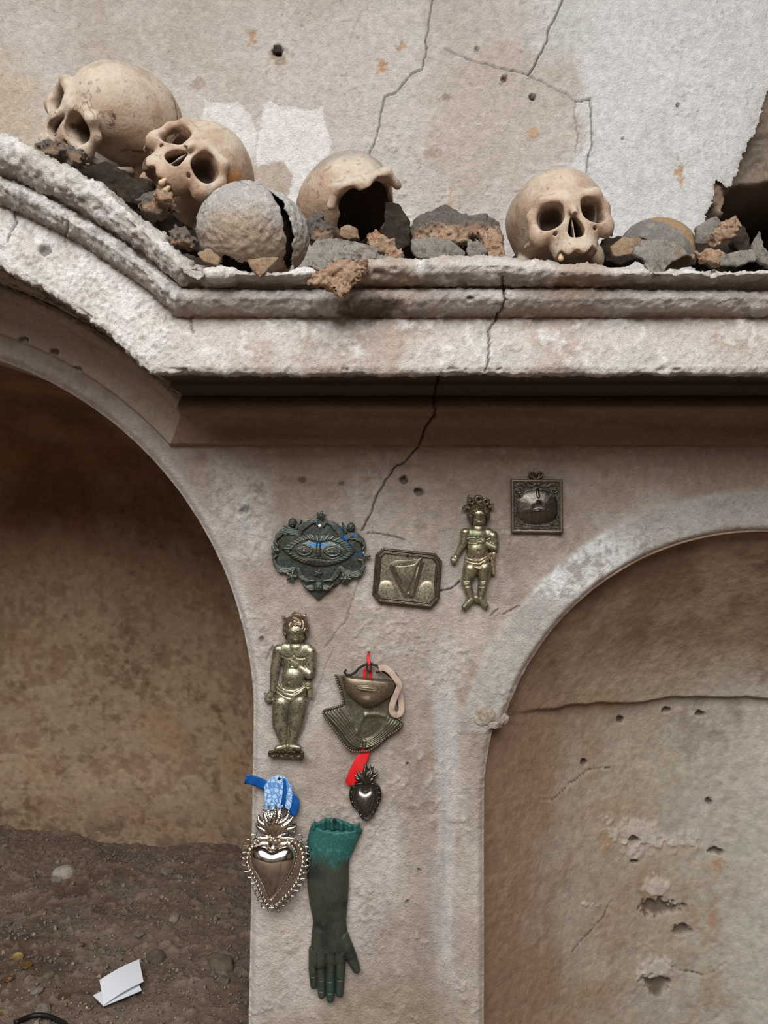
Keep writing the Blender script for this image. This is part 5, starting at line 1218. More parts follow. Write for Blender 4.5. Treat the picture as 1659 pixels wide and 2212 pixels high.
def putto_a():
    e = root('votive_figure', 618, 1636, 'speckled brass child figure standing on a small plinth, hand on chest', 'figurine')
    cf = bronze_col((158, 150, 128), (36, 34, 30), .8, 41, .42, (92, 104, 84), .5); ch = bronze_col((128, 112, 94), (50, 40, 32), .5, 43, .3); cl = bronze_col((176, 166, 142), (60, 52, 40), .5, 45, .3)
    def body(X, Y):
        P = [((640, 1362), 25, (640, 1369), 21, 8, .85), ((640, 1388), 14, (640, 1396), 18, 5, .6),
             ((618, 1405), 18, (660, 1406), 18, 4, .55), ((640, 1412), 27, (636, 1450), 25, 3, .5), ((635, 1480), 28, (634, 1500), 29, 2, .5), ((634, 1462), 25, (634, 1464), 24, 7, .55),
             ((602, 1404), 12.5, (594, 1448), 10.5, 3, .8), ((594, 1448), 10.5, (590, 1490), 7, 3, .8), ((587, 1494), 6, (580, 1510), 8.5, 3, .7), ((577, 1502), 3, (572, 1498), 2.2, 3, .8),
             ((670, 1408), 13, (670, 1450), 13.5, 4, .8), ((668, 1454), 11, (638, 1434), 7.5, 9, .8), ((640, 1434), 8.5, (632, 1428), 8, 12, .6),
             ((609, 1520), 21.5, (606, 1563), 18.5, 3, .75), ((606, 1563), 18, (615, 1607), 9.5, 3, .75), ((646, 1516), 20, (640, 1559), 17, 3, .75), ((640, 1559), 16.5, (629, 1608), 9, 3, .75),
             ((616, 1612), 8, (600, 1616), 7, 5, .8), ((630, 1612), 8, (645, 1615), 7, 5, .8)]
        sd, h = bodies(X, Y, P, 1.6)
        h = face_detail(X, Y, h, 641, 1365, .95)
        h = h + groove(X, Y, arc(622, 1404, 17, 15, 30, 150), 1.6, 2.0) + groove(X, Y, arc(652, 1405, 17, 15, 30, 150), 1.6, 2.0) - 3.5 * np.exp(-(((X - 627) / 1.8) ** 2 + ((Y - 1468) / 1.8) ** 2))
        for k in range(4): h = h + groove(X, Y, [(626 + k * 2.6, 1425 + k * 1.2), (631 + k * 1.6, 1436 + k * .6)], .7, 1.3)
        for k in range(4): h = h + groove(X, Y, [(574 + k * 3.6, 1516 + k * .2), (579 + k * 2.2, 1506)], .7, 1.4)
        h = h + groove(X, Y, [(627, 1520), (624, 1560), (622, 1606)], 1.8, 2.5)
        return sd, h
    A = relief('body', (566, 1325, 690, 1628), body, M_BRASS, cf, step=.8)
    def hair(X, Y):
        n = np.hypot((X - 640) / 28.5, (Y - 1358) / 31); face = np.hypot((X - 641) / 22, (Y - 1376) / 27)
        top, _ = bodies(X, Y, [((636, 1326), 5, (646, 1328), 4.5, 0, 1), ((616, 1336), 3, (611, 1331), 1.6, 0, 1), ((657, 1332), 3, (661, 1326), 1.6, 0, 1)])
        sd = np.minimum(np.maximum((n - 1) * 28, -(face - 1) * 20), top)
        a = np.arctan2(Y - 1362, X - 640); return sd, 10 + 18 * np.sqrt(np.clip(1 - n * n, 0, 1)) + 1.0 * np.sin(a * 9 + 3 * np.sin(np.hypot(X - 640, Y - 1352) * .35))
    B = relief('hair', (606, 1320, 676, 1394), hair, M_BRASS, ch, step=.7)
    def cloth(X, Y):
        sd = poly_sd(X, Y, [(601, 1470), (606, 1482), (622, 1486), (640, 1486), (656, 1480), (666, 1470), (674, 1472), (676, 1482), (670, 1488), (652, 1496), (640, 1506), (630, 1514), (612, 1508), (597, 1502), (597, 1488)])
        h = 15 - .011 * (X - 634) ** 2
        for pts in ([(599, 1476), (615, 1489), (635, 1491), (668, 1477)], [(598, 1486), (616, 1497), (634, 1499), (668, 1482)], [(598, 1496), (614, 1505), (630, 1508), (655, 1490)]): h = h + ridge(X, Y, pts, 4.2, 3.2)
        k = np.hypot(X - 667, Y - 1478); sd = np.minimum(sd, k - 8.5); h = np.where(k < 8.5, np.maximum(h, 12 + .8 * np.sqrt(np.maximum(72 - k * k, 0)) + 1.2 * np.sin(k * 1.3)), h)
        t, ht = bodies(X, Y, [((670, 1486), 6, (671, 1502), 5, 8, .8)]); sd = np.minimum(sd, t); h = np.where(t < 0, np.maximum(h, ht), h)
        return sd, h
    D = relief('loincloth', (590, 1462, 684, 1520), cloth, M_BRASS, cl, step=.75)
    def base(X, Y):
        sd = poly_sd(X, Y, [(581, 1622), (592, 1620), (600, 1614), (646, 1612), (652, 1622), (657, 1623), (657, 1635), (640, 1635), (581, 1631)])
        return sd, 13 + 2 * fbm((X, Y, X * 0), .22, 2) + 3 * sstep(1626, 1620, Y)
    E = relief('plinth', (576, 1608, 662, 1640), base, M_BRONZE, bronze_col((92, 80, 60), (40, 36, 30), .5, 47, .3), step=.8)
    adopt(e, A, B, D, E)
putto_a()

def putto_b():
    e = root('votive_figure', 1030, 1318, 'greenish brass child figure with curled topknot and outstretched hand, near the square plaque', 'figurine')
    cf = bronze_col((152, 142, 118), (36, 34, 30), .6, 51, .42, (88, 100, 76), .6); ch = bronze_col((112, 100, 80), (44, 38, 30), .5, 53, .3)
    def body(X, Y):
        P = [((1033, 1112), 22, (1033, 1121), 17, 7, .75), ((1033, 1134), 11, (1033, 1142), 14, 5, .6), ((1012, 1156), 15, (1054, 1157), 16, 4, .5), ((1033, 1160), 24, (1031, 1190), 22, 3, .5), ((1031, 1195), 24, (1033, 1210), 25, 2, .5), ((1030, 1188), 19, (1031, 1190), 19, 7, .5),
             ((1005, 1151), 11, (1001, 1172), 8.5, 4, .8), ((1000, 1176), 8.5, (988, 1197), 5.5, 3, .85), ((987, 1200), 5, (980, 1211), 7.5, 3, .7), ((981, 1201), 2.4, (975, 1202), 1.8, 3, .8),
             ((1064, 1158), 12, (1068, 1182), 9.5, 4, .8), ((1067, 1184), 8.5, (1042, 1170), 6.5, 9, .8), ((1041, 1168), 7.5, (1034, 1166), 7, 12, .6),
             ((1016, 1230), 17, (1007, 1258), 11, 3, .8), ((1007, 1258), 11, (1017, 1291), 8, 3, .8), ((1047, 1228), 17, (1044, 1256), 11, 3, .8), ((1044, 1256), 11, (1038, 1291), 8, 3, .8),
             ((1018, 1294), 7.5, (1003, 1311), 6.5, 4, .8), ((1038, 1294), 7.5, (1049, 1308), 6.8, 4, .8), ((1025, 1292), 8, (1031, 1294), 8, 2, .5)]
        sd, h = bodies(X, Y, P, 1.5); h = face_detail(X, Y, h, 1034, 1116, .8)
        for pts in ([(1010, 1163), (1032, 1162)], [(1011, 1174), (1030, 1175)], [(1011, 1164), (1010, 1200)]): h = h + ridge(X, Y, pts, 1.5, 1.6)
        h = h + groove(X, Y, arc(1017, 1154, 13, 10, 30, 150), 1.3, 1.6) + groove(X, Y, arc(1047, 1154, 13, 10, 30, 150), 1.3, 1.6) - 2.8 * np.exp(-(((X - 1031) / 1.6) ** 2 + ((Y - 1190) / 3) ** 2))
        for k in range(4): h = h + groove(X, Y, [(1029, 1163 + k * 2.2), (1038, 1165.5 + k * 1.2)], .6, 1.2) + groove(X, Y, [(974 + k * 2.8, 1215 + k * .6), (979 + k * 1.8, 1206)], .6, 1.3)
        for y in (1255, 1260, 1267): h = h + groove(X, Y, [(998, y), (1014, y - 1)], .9, 1.3) + groove(X, Y, [(1036, y), (1054, y - 1)], .9, 1.3)
        return sd, h
    A = relief('body', (968, 1084, 1084, 1324), body, M_BRASS, cf, step=.7)
    def hair(X, Y):
        n = np.hypot((X - 1033) / 25, (Y - 1112) / 25); face = np.hypot((X - 1034) / 17, (Y - 1124) / 22)
        sd = np.maximum((n - 1) * 25, -(face - 1) * 17); h = 11 + 14 * np.sqrt(np.clip(1 - n * n, 0, 1)) + 1.5 * np.sin(np.arctan2(Y - 1116, X - 1033) * 12 + 2.5 * np.sin(np.hypot(X - 1033, Y - 1104) * .4))
        for cx, cy, r in ((1017, 1083, 8.5), (1033, 1079, 10), (1049, 1084, 8.5)):
            d = np.hypot(X - cx, Y - cy); sd = np.minimum(sd, np.abs(d - r * .62) - r * .4); h = np.where(np.abs(d - r * .62) < r * .4, np.maximum(h * (n < 1), 9 + 4 * np.sqrt(np.clip(1 - ((d - r * .62) / (r * .4)) ** 2, 0, 1))), h)
        for pts in ([(1012, 1096), (1004, 1093), (1001, 1099)], [(1056, 1094), (1063, 1090), (1062, 1096)], [(1014, 1080), (1012, 1073)]):
            d = dist2(X, Y, pts); sd = np.minimum(sd, d - 3); h = np.where(d < 3, np.maximum(h * (n < 1), 9), h)
        return sd, h
    B = relief('hair', (996, 1066, 1070, 1142), hair, M_BRASS, ch, step=.65)
    def cloth(X, Y):
        sd = poly_sd(X, Y, [(1005, 1197), (1016, 1203), (1033, 1205), (1050, 1200), (1064, 1190), (1068, 1196), (1054, 1212), (1044, 1220), (1035, 1232), (1025, 1226), (1002, 1220), (1003, 1208)])
        h = 13 - .012 * (X - 1033) ** 2
        for pts in ([(1005, 1206), (1020, 1210), (1036, 1210), (1064, 1196)], [(1004, 1213), (1020, 1217), (1034, 1218), (1058, 1204)], [(1003, 1219), (1022, 1224), (1035, 1228), (1048, 1214)]): h = h + ridge(X, Y, pts, 3, 2.6)
        t, ht = bodies(X, Y, [((1066, 1196), 5.5, (1067, 1206), 4.5, 8, .8), ((1064, 1208), 5, (1066, 1238), 4.5, 4, .8)]); sd = np.minimum(sd, t); h = np.where(t < 0, np.maximum(h * (sd < t + 2), ht), h)
        return sd, h
    D = relief('loincloth', (996, 1184, 1076, 1248), cloth, M_BRASS, bronze_col((168, 154, 126), (60, 50, 38), .5, 55, .3), step=.65)
    adopt(e, A, B, D)
putto_b()
# ---------------- plaque with mouth and throat
def spline(pts, n=8, closed=True):
    out = []; m = len(pts)
    for i in range(m if closed else m - 1):
        g = lambda j: pts[j % m] if closed else pts[min(max(j, 0), m - 1)]
        p0, p1, p2, p3 = g(i - 1), g(i), g(i + 1), g(i + 2)
        for k in range(n):
            t = k / n; out.append(tuple(.5 * (2 * p1[j] + (p2[j] - p0[j]) * t + (2 * p0[j] - 5 * p1[j] + 4 * p2[j] - p3[j]) * t * t + (3 * p1[j] - p0[j] - 3 * p2[j] + p3[j]) * t ** 3) for j in range(2)))
    if not closed: out.append(tuple(pts[-1][:2]))
    return out
def along(pts, gap, closed=True):
    """evenly spaced (x, y, tangent angle) on a polyline"""
    q = list(pts) + ([pts[0]] if closed else []); L = [0]
    for a, b in zip(q[:-1], q[1:]): L.append(L[-1] + math.hypot(b[0] - a[0], b[1] - a[1]))
    n = max(2, round(L[-1] / gap)); out = []; i = 0
    for k in range(n if closed else n + 1):
        s = L[-1] * k / n
        while i < len(q) - 2 and L[i + 1] < s: i += 1
        t = (s - L[i]) / (L[i + 1] - L[i] + 1e-9); a, b = q[i], q[i + 1]
        out.append((a[0] + (b[0] - a[0]) * t, a[1] + (b[1] - a[1]) * t, math.atan2(b[1] - a[1], b[0] - a[0])))
    return out
def balls(name, spots, mat, Yb, col=None):
    """small beads, all soldered to one border: (px, py, lift, radius)"""
    V = []; Fq = []; n, m = 8, 5
    for px, py, l, r in spots:
        c = np.array(pix(px, py, Yb)); c[1] -= l * K; b = len(V)
        for i in range(m + 1):
            th = math.pi * i / m
            for k in range(n): ph = 2 * math.pi * k / n; V.append(c + r * K * np.array((math.sin(th) * math.cos(ph), -math.cos(th), math.sin(th) * math.sin(ph))))
        for i in range(m):
            for k in range(n): Fq.append((b + i * n + k, b + (i + 1) * n + k, b + (i + 1) * n + (k + 1) % n, b + i * n + (k + 1) % n))
    o = mesh_from(name, np.array(V), np.array(Fq), mat, None if col is None else np.tile(lin(col), (len(V), 1))); o['kind'] = 'stuff'; return o

def throat():
    e = root('votive_plaque', 785, 1618, 'dark bronze plaque of a mouth, chin and draped throat with a beaded edge', 'plaque')
    O = [(725.5, 1457), (790, 1463), (861, 1470), (857, 1490), (849, 1510), (843, 1530), (846, 1541), (870, 1562), (835, 1590), (797, 1619), (755, 1617), (728, 1580), (698, 1537), (722, 1527), (741, 1520), (739, 1500), (732, 1478)]
    cf = bronze_col((108, 102, 84), (60, 58, 48), .35, 61, .2, (84, 98, 84), .5); cl = bronze_col((118, 104, 86), (60, 54, 44), .35, 63, .2)
    def plate_(X, Y):
        sd = poly_sd(X, Y, O); h = 5 + 7 * np.sqrt(np.clip(-sd / 40, 0, 1))
        for k in range(6):
            t = k / 5; lf = spline([(703 + 34 * t, 1540 - 12 * t), (730 + 24 * t, 1568 - 16 * t), (762 + 14 * t, 1606 - 22 * t), (786 + 4 * t, 1613 - 16 * t)], 5, False)
            rt = spline([(866 - 26 * t, 1565 - 18 * t), (842 - 12 * t, 1586 - 20 * t), (812 - 4 * t, 1606 - 18 * t), (786, 1614 - 17 * t)], 5, False)
            h = h + ridge(X, Y, lf, 2.8, 2.4) + ridge(X, Y, rt, 3.0, 2.6)
        h = h + 2.2 * np.exp(-(dist2(X, Y, spline([(790, 1542), (780, 1556), (772, 1580)], 5, False)) / 5) ** 2) + 1.6 * np.exp(-(dist2(X, Y, spline([(790, 1542), (812, 1541), (832, 1546)], 5, False)) / 5) ** 2)
        return sd, h
    A = relief('throat', (694, 1452, 876, 1624), plate_, M_BRONZE, cf, step=.8)
    J = [(729, 1457), (790, 1463), (859, 1471), (853, 1488), (846, 1500), (830, 1512), (817, 1520), (804, 1526), (792, 1527.5), (782, 1523), (771, 1515), (757, 1502), (744, 1488), (735, 1473)]
    def jaw(X, Y):
        sd = poly_sd(X, Y, J); h = 9 + 22 * inflate(X, Y, np.maximum(sd, -1e3) if False else poly_sd(X, np.where(Y < 1492, np.minimum(Y + 0, 1492) * .35 + 1492 * .65, Y), J))
        h = h + 3.4 * np.exp(-(((X - 793) / 15) ** 2 + ((Y - 1507) / 9) ** 2)); u = (X - 793.5) / 25; v = (Y - 1481.5 - .14 * (X - 793.5)); w = 6.2 * np.clip(1 - u * u, 0, 1)
        h = h + 3.6 * np.sqrt(np.clip(1 - (v / (w + .01)) ** 2, 0, 1)) * (w > .3) - 3.2 * np.exp(-(v / 1.0) ** 2) * (np.abs(u) < 1)
        return sd, h
    B = relief('chin', (724, 1452, 866, 1532), jaw, M_BRONZE, cl, step=.75)
    edge = [p for p in along(spline(O[8:] + O[:1], 4, False), 5.2, False)] + [p for p in along(spline(O[2:9], 4, False), 5.2, False)]
    D = balls('beaded_edge', [(x, y, 8.5, 2.9) for x, y, _ in edge], M_BRONZE, YW - .006, (110, 100, 82))
    H = tube_px('handle', [(748, 1447, 8), (744, 1452, 8), (748, 1458, 8), (758, 1458, 8), (768, 1452, 8), (776, 1443, 8), (788, 1436, 8), (802, 1434, 8), (814, 1438, 8), (821, 1446, 8), (819, 1452, 8), (812, 1452, 8)], 2.8, M_IRON, YW - .006)
    R_ = tube_px('ring', [(797 + 4.5 * math.cos(t), 1440 + 11 * math.sin(t), 9 + 4 * math.sin(t * 1)) for t in np.linspace(0, 2 * math.pi, 17)[:-1]], 2.0, M_IRON, YW - .006, closed=True)
    H2 = tube_px('handle', [(822, 1446, 6), (832, 1452, 7), (842, 1460, 7), (852, 1466, 7), (858, 1460, 7), (852, 1454, 7)], 3.2, M_IRON, YW - .006)
    adopt(e, A, B, D, H, R_, H2)
    # ribbons and cord of this plaque
    r1 = ribbon('red_ribbon', [(797, 1410, 2), (795, 1420, 5), (798, 1434, 12)], 6, M_RED, YW - .006); r2 = ribbon('red_ribbon', [(789, 1442, 6), (788, 1452, 5), (789, 1464, 3)], 6, M_RED, YW - .006); r3 = ribbon('red_ribbon', [(799, 1442, 10), (801, 1452, 6), (800, 1466, 3)], 6, M_RED, YW - .006)
    adopt(e, r1, r2, r3)
    n_ = nail(796, 1409, None, YW - .004, .0018); adopt(e, n_)
    c = ribbon('cream_ribbon', [(818, 1442, 14), (832, 1440, 20), (848, 1452, 26), (862, 1474, 24), (858, 1490, 20), (850, 1510, 16), (846, 1530, 14), (854, 1543, 10), (866, 1536, 6), (866, 1512, 5), (862, 1492, 6)], 13, M_CREAM, YW - .008)
    tag(c, 'loose cream satin ribbon looped over the right side of the mouth plaque', 'ribbon')
throat()

# ---------------- flames of the burning hearts
def flames(name, base, tips, wid, mat, colf, Yb, z0=4, step=.6):
    x0 = min(t[0] for t in tips) - 6; x1 = max(t[0] for t in tips) + 6; y0 = min(t[1] for t in tips) - 6; y1 = base[1] + 8
    def f(X, Y):
        sd = np.full(X.shape, 99.); H = np.full(X.shape, 0.)
        for k, (tx, ty) in enumerate(tips):
            m1 = (base[0] + (tx - base[0]) * .35 + (4 if k % 2 else -4) * .5, base[1] + (ty - base[1]) * .4); m2 = (base[0] + (tx - base[0]) * .85 - (3 if k % 2 else -3) * .6, base[1] + (ty - base[1]) * .72)
            pts = spline([base, m1, m2, (tx, ty)], 5, False); n = len(pts)
            for i, (a, b) in enumerate(zip(pts[:-1], pts[1:])):
                t = i / n; t2 = (i + 1) / n; w1 = wid * (.75 + .5 * math.sin(math.pi * min(1, t * 1.25))) * (1 - t ** 2.2); w2 = wid * (.75 + .5 * math.sin(math.pi * min(1, t2 * 1.25))) * (1 - t2 ** 2.2)
                d, r = taper(X, Y, a, max(w1, .5), b, max(w2, .4)); sd = np.minimum(sd, d - r); H = np.maximum(H, np.where(d < r, z0 + (k * 7 % 5) * .9 + 1.2 * np.sqrt(np.maximum(r * r - d * d, 0)), 0))
        return sd, np.maximum(H, z0)
    return relief(name, (x0, y0, x1, y1), f, mat, colf, Yb, step)

def small_heart():
    Yb = YW - .008
    e = root('votive_heart', 789, 1771, 'small tarnished silver flaming heart with a riveted border hanging from red ribbon', 'heart')
    O = spline([(760, 1695), (754, 1716), (760, 1738), (772, 1751), (779, 1764), (788.6, 1771), (804, 1763), (818, 1740), (824.4, 1715), (819, 1696), (804, 1688), (790, 1690), (778, 1688)], 5)
    I = spline([(788.6, 1707), (778, 1702), (769.5, 1708), (769, 1721), (778, 1739), (788.6, 1755), (799.5, 1747.6), (808, 1730), (810.5, 1711), (801.6, 1702)], 5)
    cf = bronze_col((92, 88, 82), (44, 42, 40), .4, 71, .3); ci = bronze_col((128, 124, 118), (80, 76, 72), .3, 73, .2)
    A = relief('border_plate', (750, 1682, 830, 1776), lambda X, Y: ((lambda sd: (sd, 4 + 3.2 * np.exp(-((sd + 2) / 1.6) ** 2)))(poly_sd(X, Y, O))), M_TARN, cf, Yb, .7)
    B = relief('heart', (764, 1698, 816, 1760), lambda X, Y: ((lambda sd: (sd, 6 + 14 * inflate(X, Y, sd)))(poly_sd(X, Y, I))), M_TARN, ci, Yb, .65)
    mid = along([((a[0] * .5 + (789 + (a[0] - 789) * .74) * .5), (a[1] * .5 + (1722 + (a[1] - 1722) * .76) * .5)) for a in O], 11.5)
    D = balls('rivets', [(x, y, 5.5, 2.4) for x, y, _ in mid if not (1684 < y < 1697 and 772 < x < 808)], M_TARN, Yb, (120, 116, 108))
    G = flames('flames', (790, 1690), [(763, 1668), (769, 1675), (770, 1660), (778, 1652), (786, 1648), (792, 1640), (800, 1651), (808, 1655), (815, 1665), (812, 1674)], 4.6, M_TARN, cf, Yb)
    adopt(e, A, B, D, G)
    r = ribbon('ribbon', [(793, 1618, 4, 18), (782, 1638, 8, 26), (770, 1662, 10, 28), (757, 1686, 8, 22), (752, 1694, 5, 14)], 26, M_RED, YW - .006); adopt(e, r)
    r2 = ribbon('ribbon', [(772, 1672, 6), (768, 1688, 5), (764, 1700, 3)], 14, M_RED, YW - .006); adopt(e, r2)
small_heart()

def big_heart():
    Yb = YW - .020
    e = root('votive_heart', 590, 1962, 'large polished silver flaming heart with scalloped lace edge hanging from a blue tag', 'heart')
    O = spline([(575, 1804), (554, 1807), (538, 1823), (529.5, 1845), (531, 1867), (543, 1889), (554, 1911), (563, 1932), (572, 1951), (585, 1960), (600, 1956), (621.5, 1936), (641, 1912), (654, 1886), (660.6, 1858), (659, 1834), (650, 1817), (634, 1807), (615, 1804), (595, 1806)], 5)
    I = spline([(591, 1826), (579, 1818.5), (563, 1817.5), (545, 1827), (541, 1845), (548, 1869), (565, 1900), (577, 1930), (585.7, 1942), (594, 1936), (613, 1912), (632, 1886), (642, 1860), (643, 1836), (627, 1818), (606, 1819)], 5)
    sv = lambda s: (lambda X, Y, h: mixc(np.tile(lin((214, 208, 200)), X.shape + (1,)), (150, 120, 86), .35 * sstep(.0, .6, fbm((X, Y, X * 0), .08, 2, off=s))))
    A = relief('border_plate', (522, 1798, 668, 1966), lambda X, Y: ((lambda sd: (sd, 4 + 4.2 * np.sqrt(np.clip(1 - ((sd + 2.2) / 2.3) ** 2, 0, 1))))(poly_sd(X, Y, O))), M_SILVER, sv(1), Yb, .7)
    B = relief('heart', (536, 1812, 650, 1948), lambda X, Y: ((lambda sd: (sd, 5 + 34 * inflate(X, Y, sd, 900)))(poly_sd(X, Y, I)))
               , M_SILVER, sv(3), Yb, .7)
    cx, cy = 592, 1866
    mid = along([(cx + (x - cx) * .905, cy + 2 + (y - cy) * .915) for x, y in O], 9.2)
    D = balls('beads', [(x, y, 5.5, 2.7) for x, y, _ in mid if y > 1812 or abs(x - 593) > 30], M_SILVER, Yb, (214, 208, 200))
    objs = [A, B, D]
    for x, y, a in along(O, 14.2):
        if y < 1812 and 570 < x < 622: continue
        nx, ny = math.sin(a), -math.cos(a)
        if nx * (x - cx) + ny * (y - cy) < 0: nx, ny = -nx, -ny
        tx, ty = math.cos(a), math.sin(a); pts = []
        for t in np.linspace(-.15, math.pi + .15, 9): u = 6.6 * math.cos(t); v = 11.0 * math.sin(t) - .5; pts.append((x + tx * u + nx * v, y + ty * u + ny * v, 3.5))
        o = tube_px('scallop', pts, 1.2, M_SILVER, Yb, n=6); at = o.data.color_attributes.new('Col', 'FLOAT_COLOR', 'POINT'); at.data.foreach_set('color', np.tile(np.append(lin((214, 208, 200)), 1).astype(np.float32), len(o.data.vertices))); objs.append(o)
    objs.append(flames('flames', (592, 1802), [(553, 1778), (559, 1759), (569, 1741), (582, 1735), (596, 1731), (611, 1737), (624, 1749), (634, 1760), (641, 1778), (628, 1776), (566, 1768), (604, 1748), (588, 1752)], 8.5, M_SILVER, sv(5), Yb, 6))
    objs.append(tube_px('collar', [(574, 1803, 9), (583, 1805, 12), (594, 1806, 13), (605, 1805, 12), (614, 1803, 9)], 2.6, M_SILVER, Yb)); o = objs[-1]
    at = o.data.color_attributes.new('Col', 'FLOAT_COLOR', 'POINT'); at.data.foreach_set('color', np.tile(np.append(lin((220, 208, 190)), 1).astype(np.float32), len(o.data.vertices)))
    for x, y in ((567, 1796), (619, 1798)):
        V, q = sdf_mesh(lambda X, Y, Z: ell(X, Y, Z, (0, 0, 0), (6, 5, 5)) + .5 * fbm((X, Y, Z), .3, 2), (-8, -7, -7), (8, 7, 7), .8); objs.append(mesh_from('cord_knot', V * K + np.array(pix(x, y, Yb - .006)), q, M_BEADBLUE))
    adopt(e, *objs)
    # bubble-printed paper tag, folded over, with blue satin ribbon
    tm = bpy.data.materials.new('bubble_print'); nt, N, L = nodes_of(tm); b = N['Principled BSDF']; b.inputs['Roughness'].default_value = .45
    tc = N.new('ShaderNodeTexCoord'); vo = N.new('ShaderNodeTexVoronoi'); vo.feature = 'DISTANCE_TO_EDGE'; vo.inputs['Scale'].default_value = 130; L.new(tc.outputs['Object'], vo.inputs['Vector'])
    rp = N.new('ShaderNodeValToRGB'); rp.color_ramp.elements[0].position = .02; rp.color_ramp.elements[0].color = (*[float(v) for v in lin((70, 132, 200))], 1); rp.color_ramp.elements[1].position = .16; rp.color_ramp.elements[1].color = (*[float(v) for v in lin((178, 206, 232))], 1)
    L.new(vo.outputs['Distance'], rp.inputs['Fac']); L.new(rp.outputs[0], b.inputs['Base Color'])
    t = root('paper_tag', 595, 1745, 'pale blue bubble-patterned folded paper tag with dark blue ribbon above the silver heart', 'tag')
    F1 = [(571.6, 1696), (576, 1690), (585, 1681), (594, 1675), (604, 1673.5), (611, 1676), (613, 1690), (611, 1715), (607, 1742), (575, 1748)]
    F2 = [(612, 1677), (618, 1680), (624, 1690), (630, 1697), (632, 1712), (630, 1738), (626, 1748), (616, 1744), (618, 1710)]
    white = lambda X, Y, h: np.tile(lin((230, 230, 230)), X.shape + (1,))
    a = relief('card', (566, 1668, 618, 1752), lambda X, Y: (poly_sd(X, Y, F1), 10 + .05 * (X - 590)), tm, white, YW - .012, .8); a2 = relief('card', (608, 1672, 636, 1752), lambda X, Y: (poly_sd(X, Y, F2), 4 + 0 * X), tm, white, YW - .012, .8)
    rb = [ribbon('ribbon', [(578, 1700, 0), (562, 1690, 3), (546, 1683, 7), (530, 1679, 9)], 21, M_BLUE, YW - .012, tip=7), ribbon('ribbon', [(612, 1680, 7), (616, 1700, 8), (614, 1725, 7), (609, 1745, 5)], 8, M_BLUE, YW - .012), ribbon('ribbon', [(624, 1716, 1), (636, 1728, 3), (637, 1742, 3), (630, 1758, 2)], 20, M_BLUE, YW - .010)]
    adopt(t, a, a2, *rb); nail(603, 1682, t, YW - .020, .0022)
big_heart()

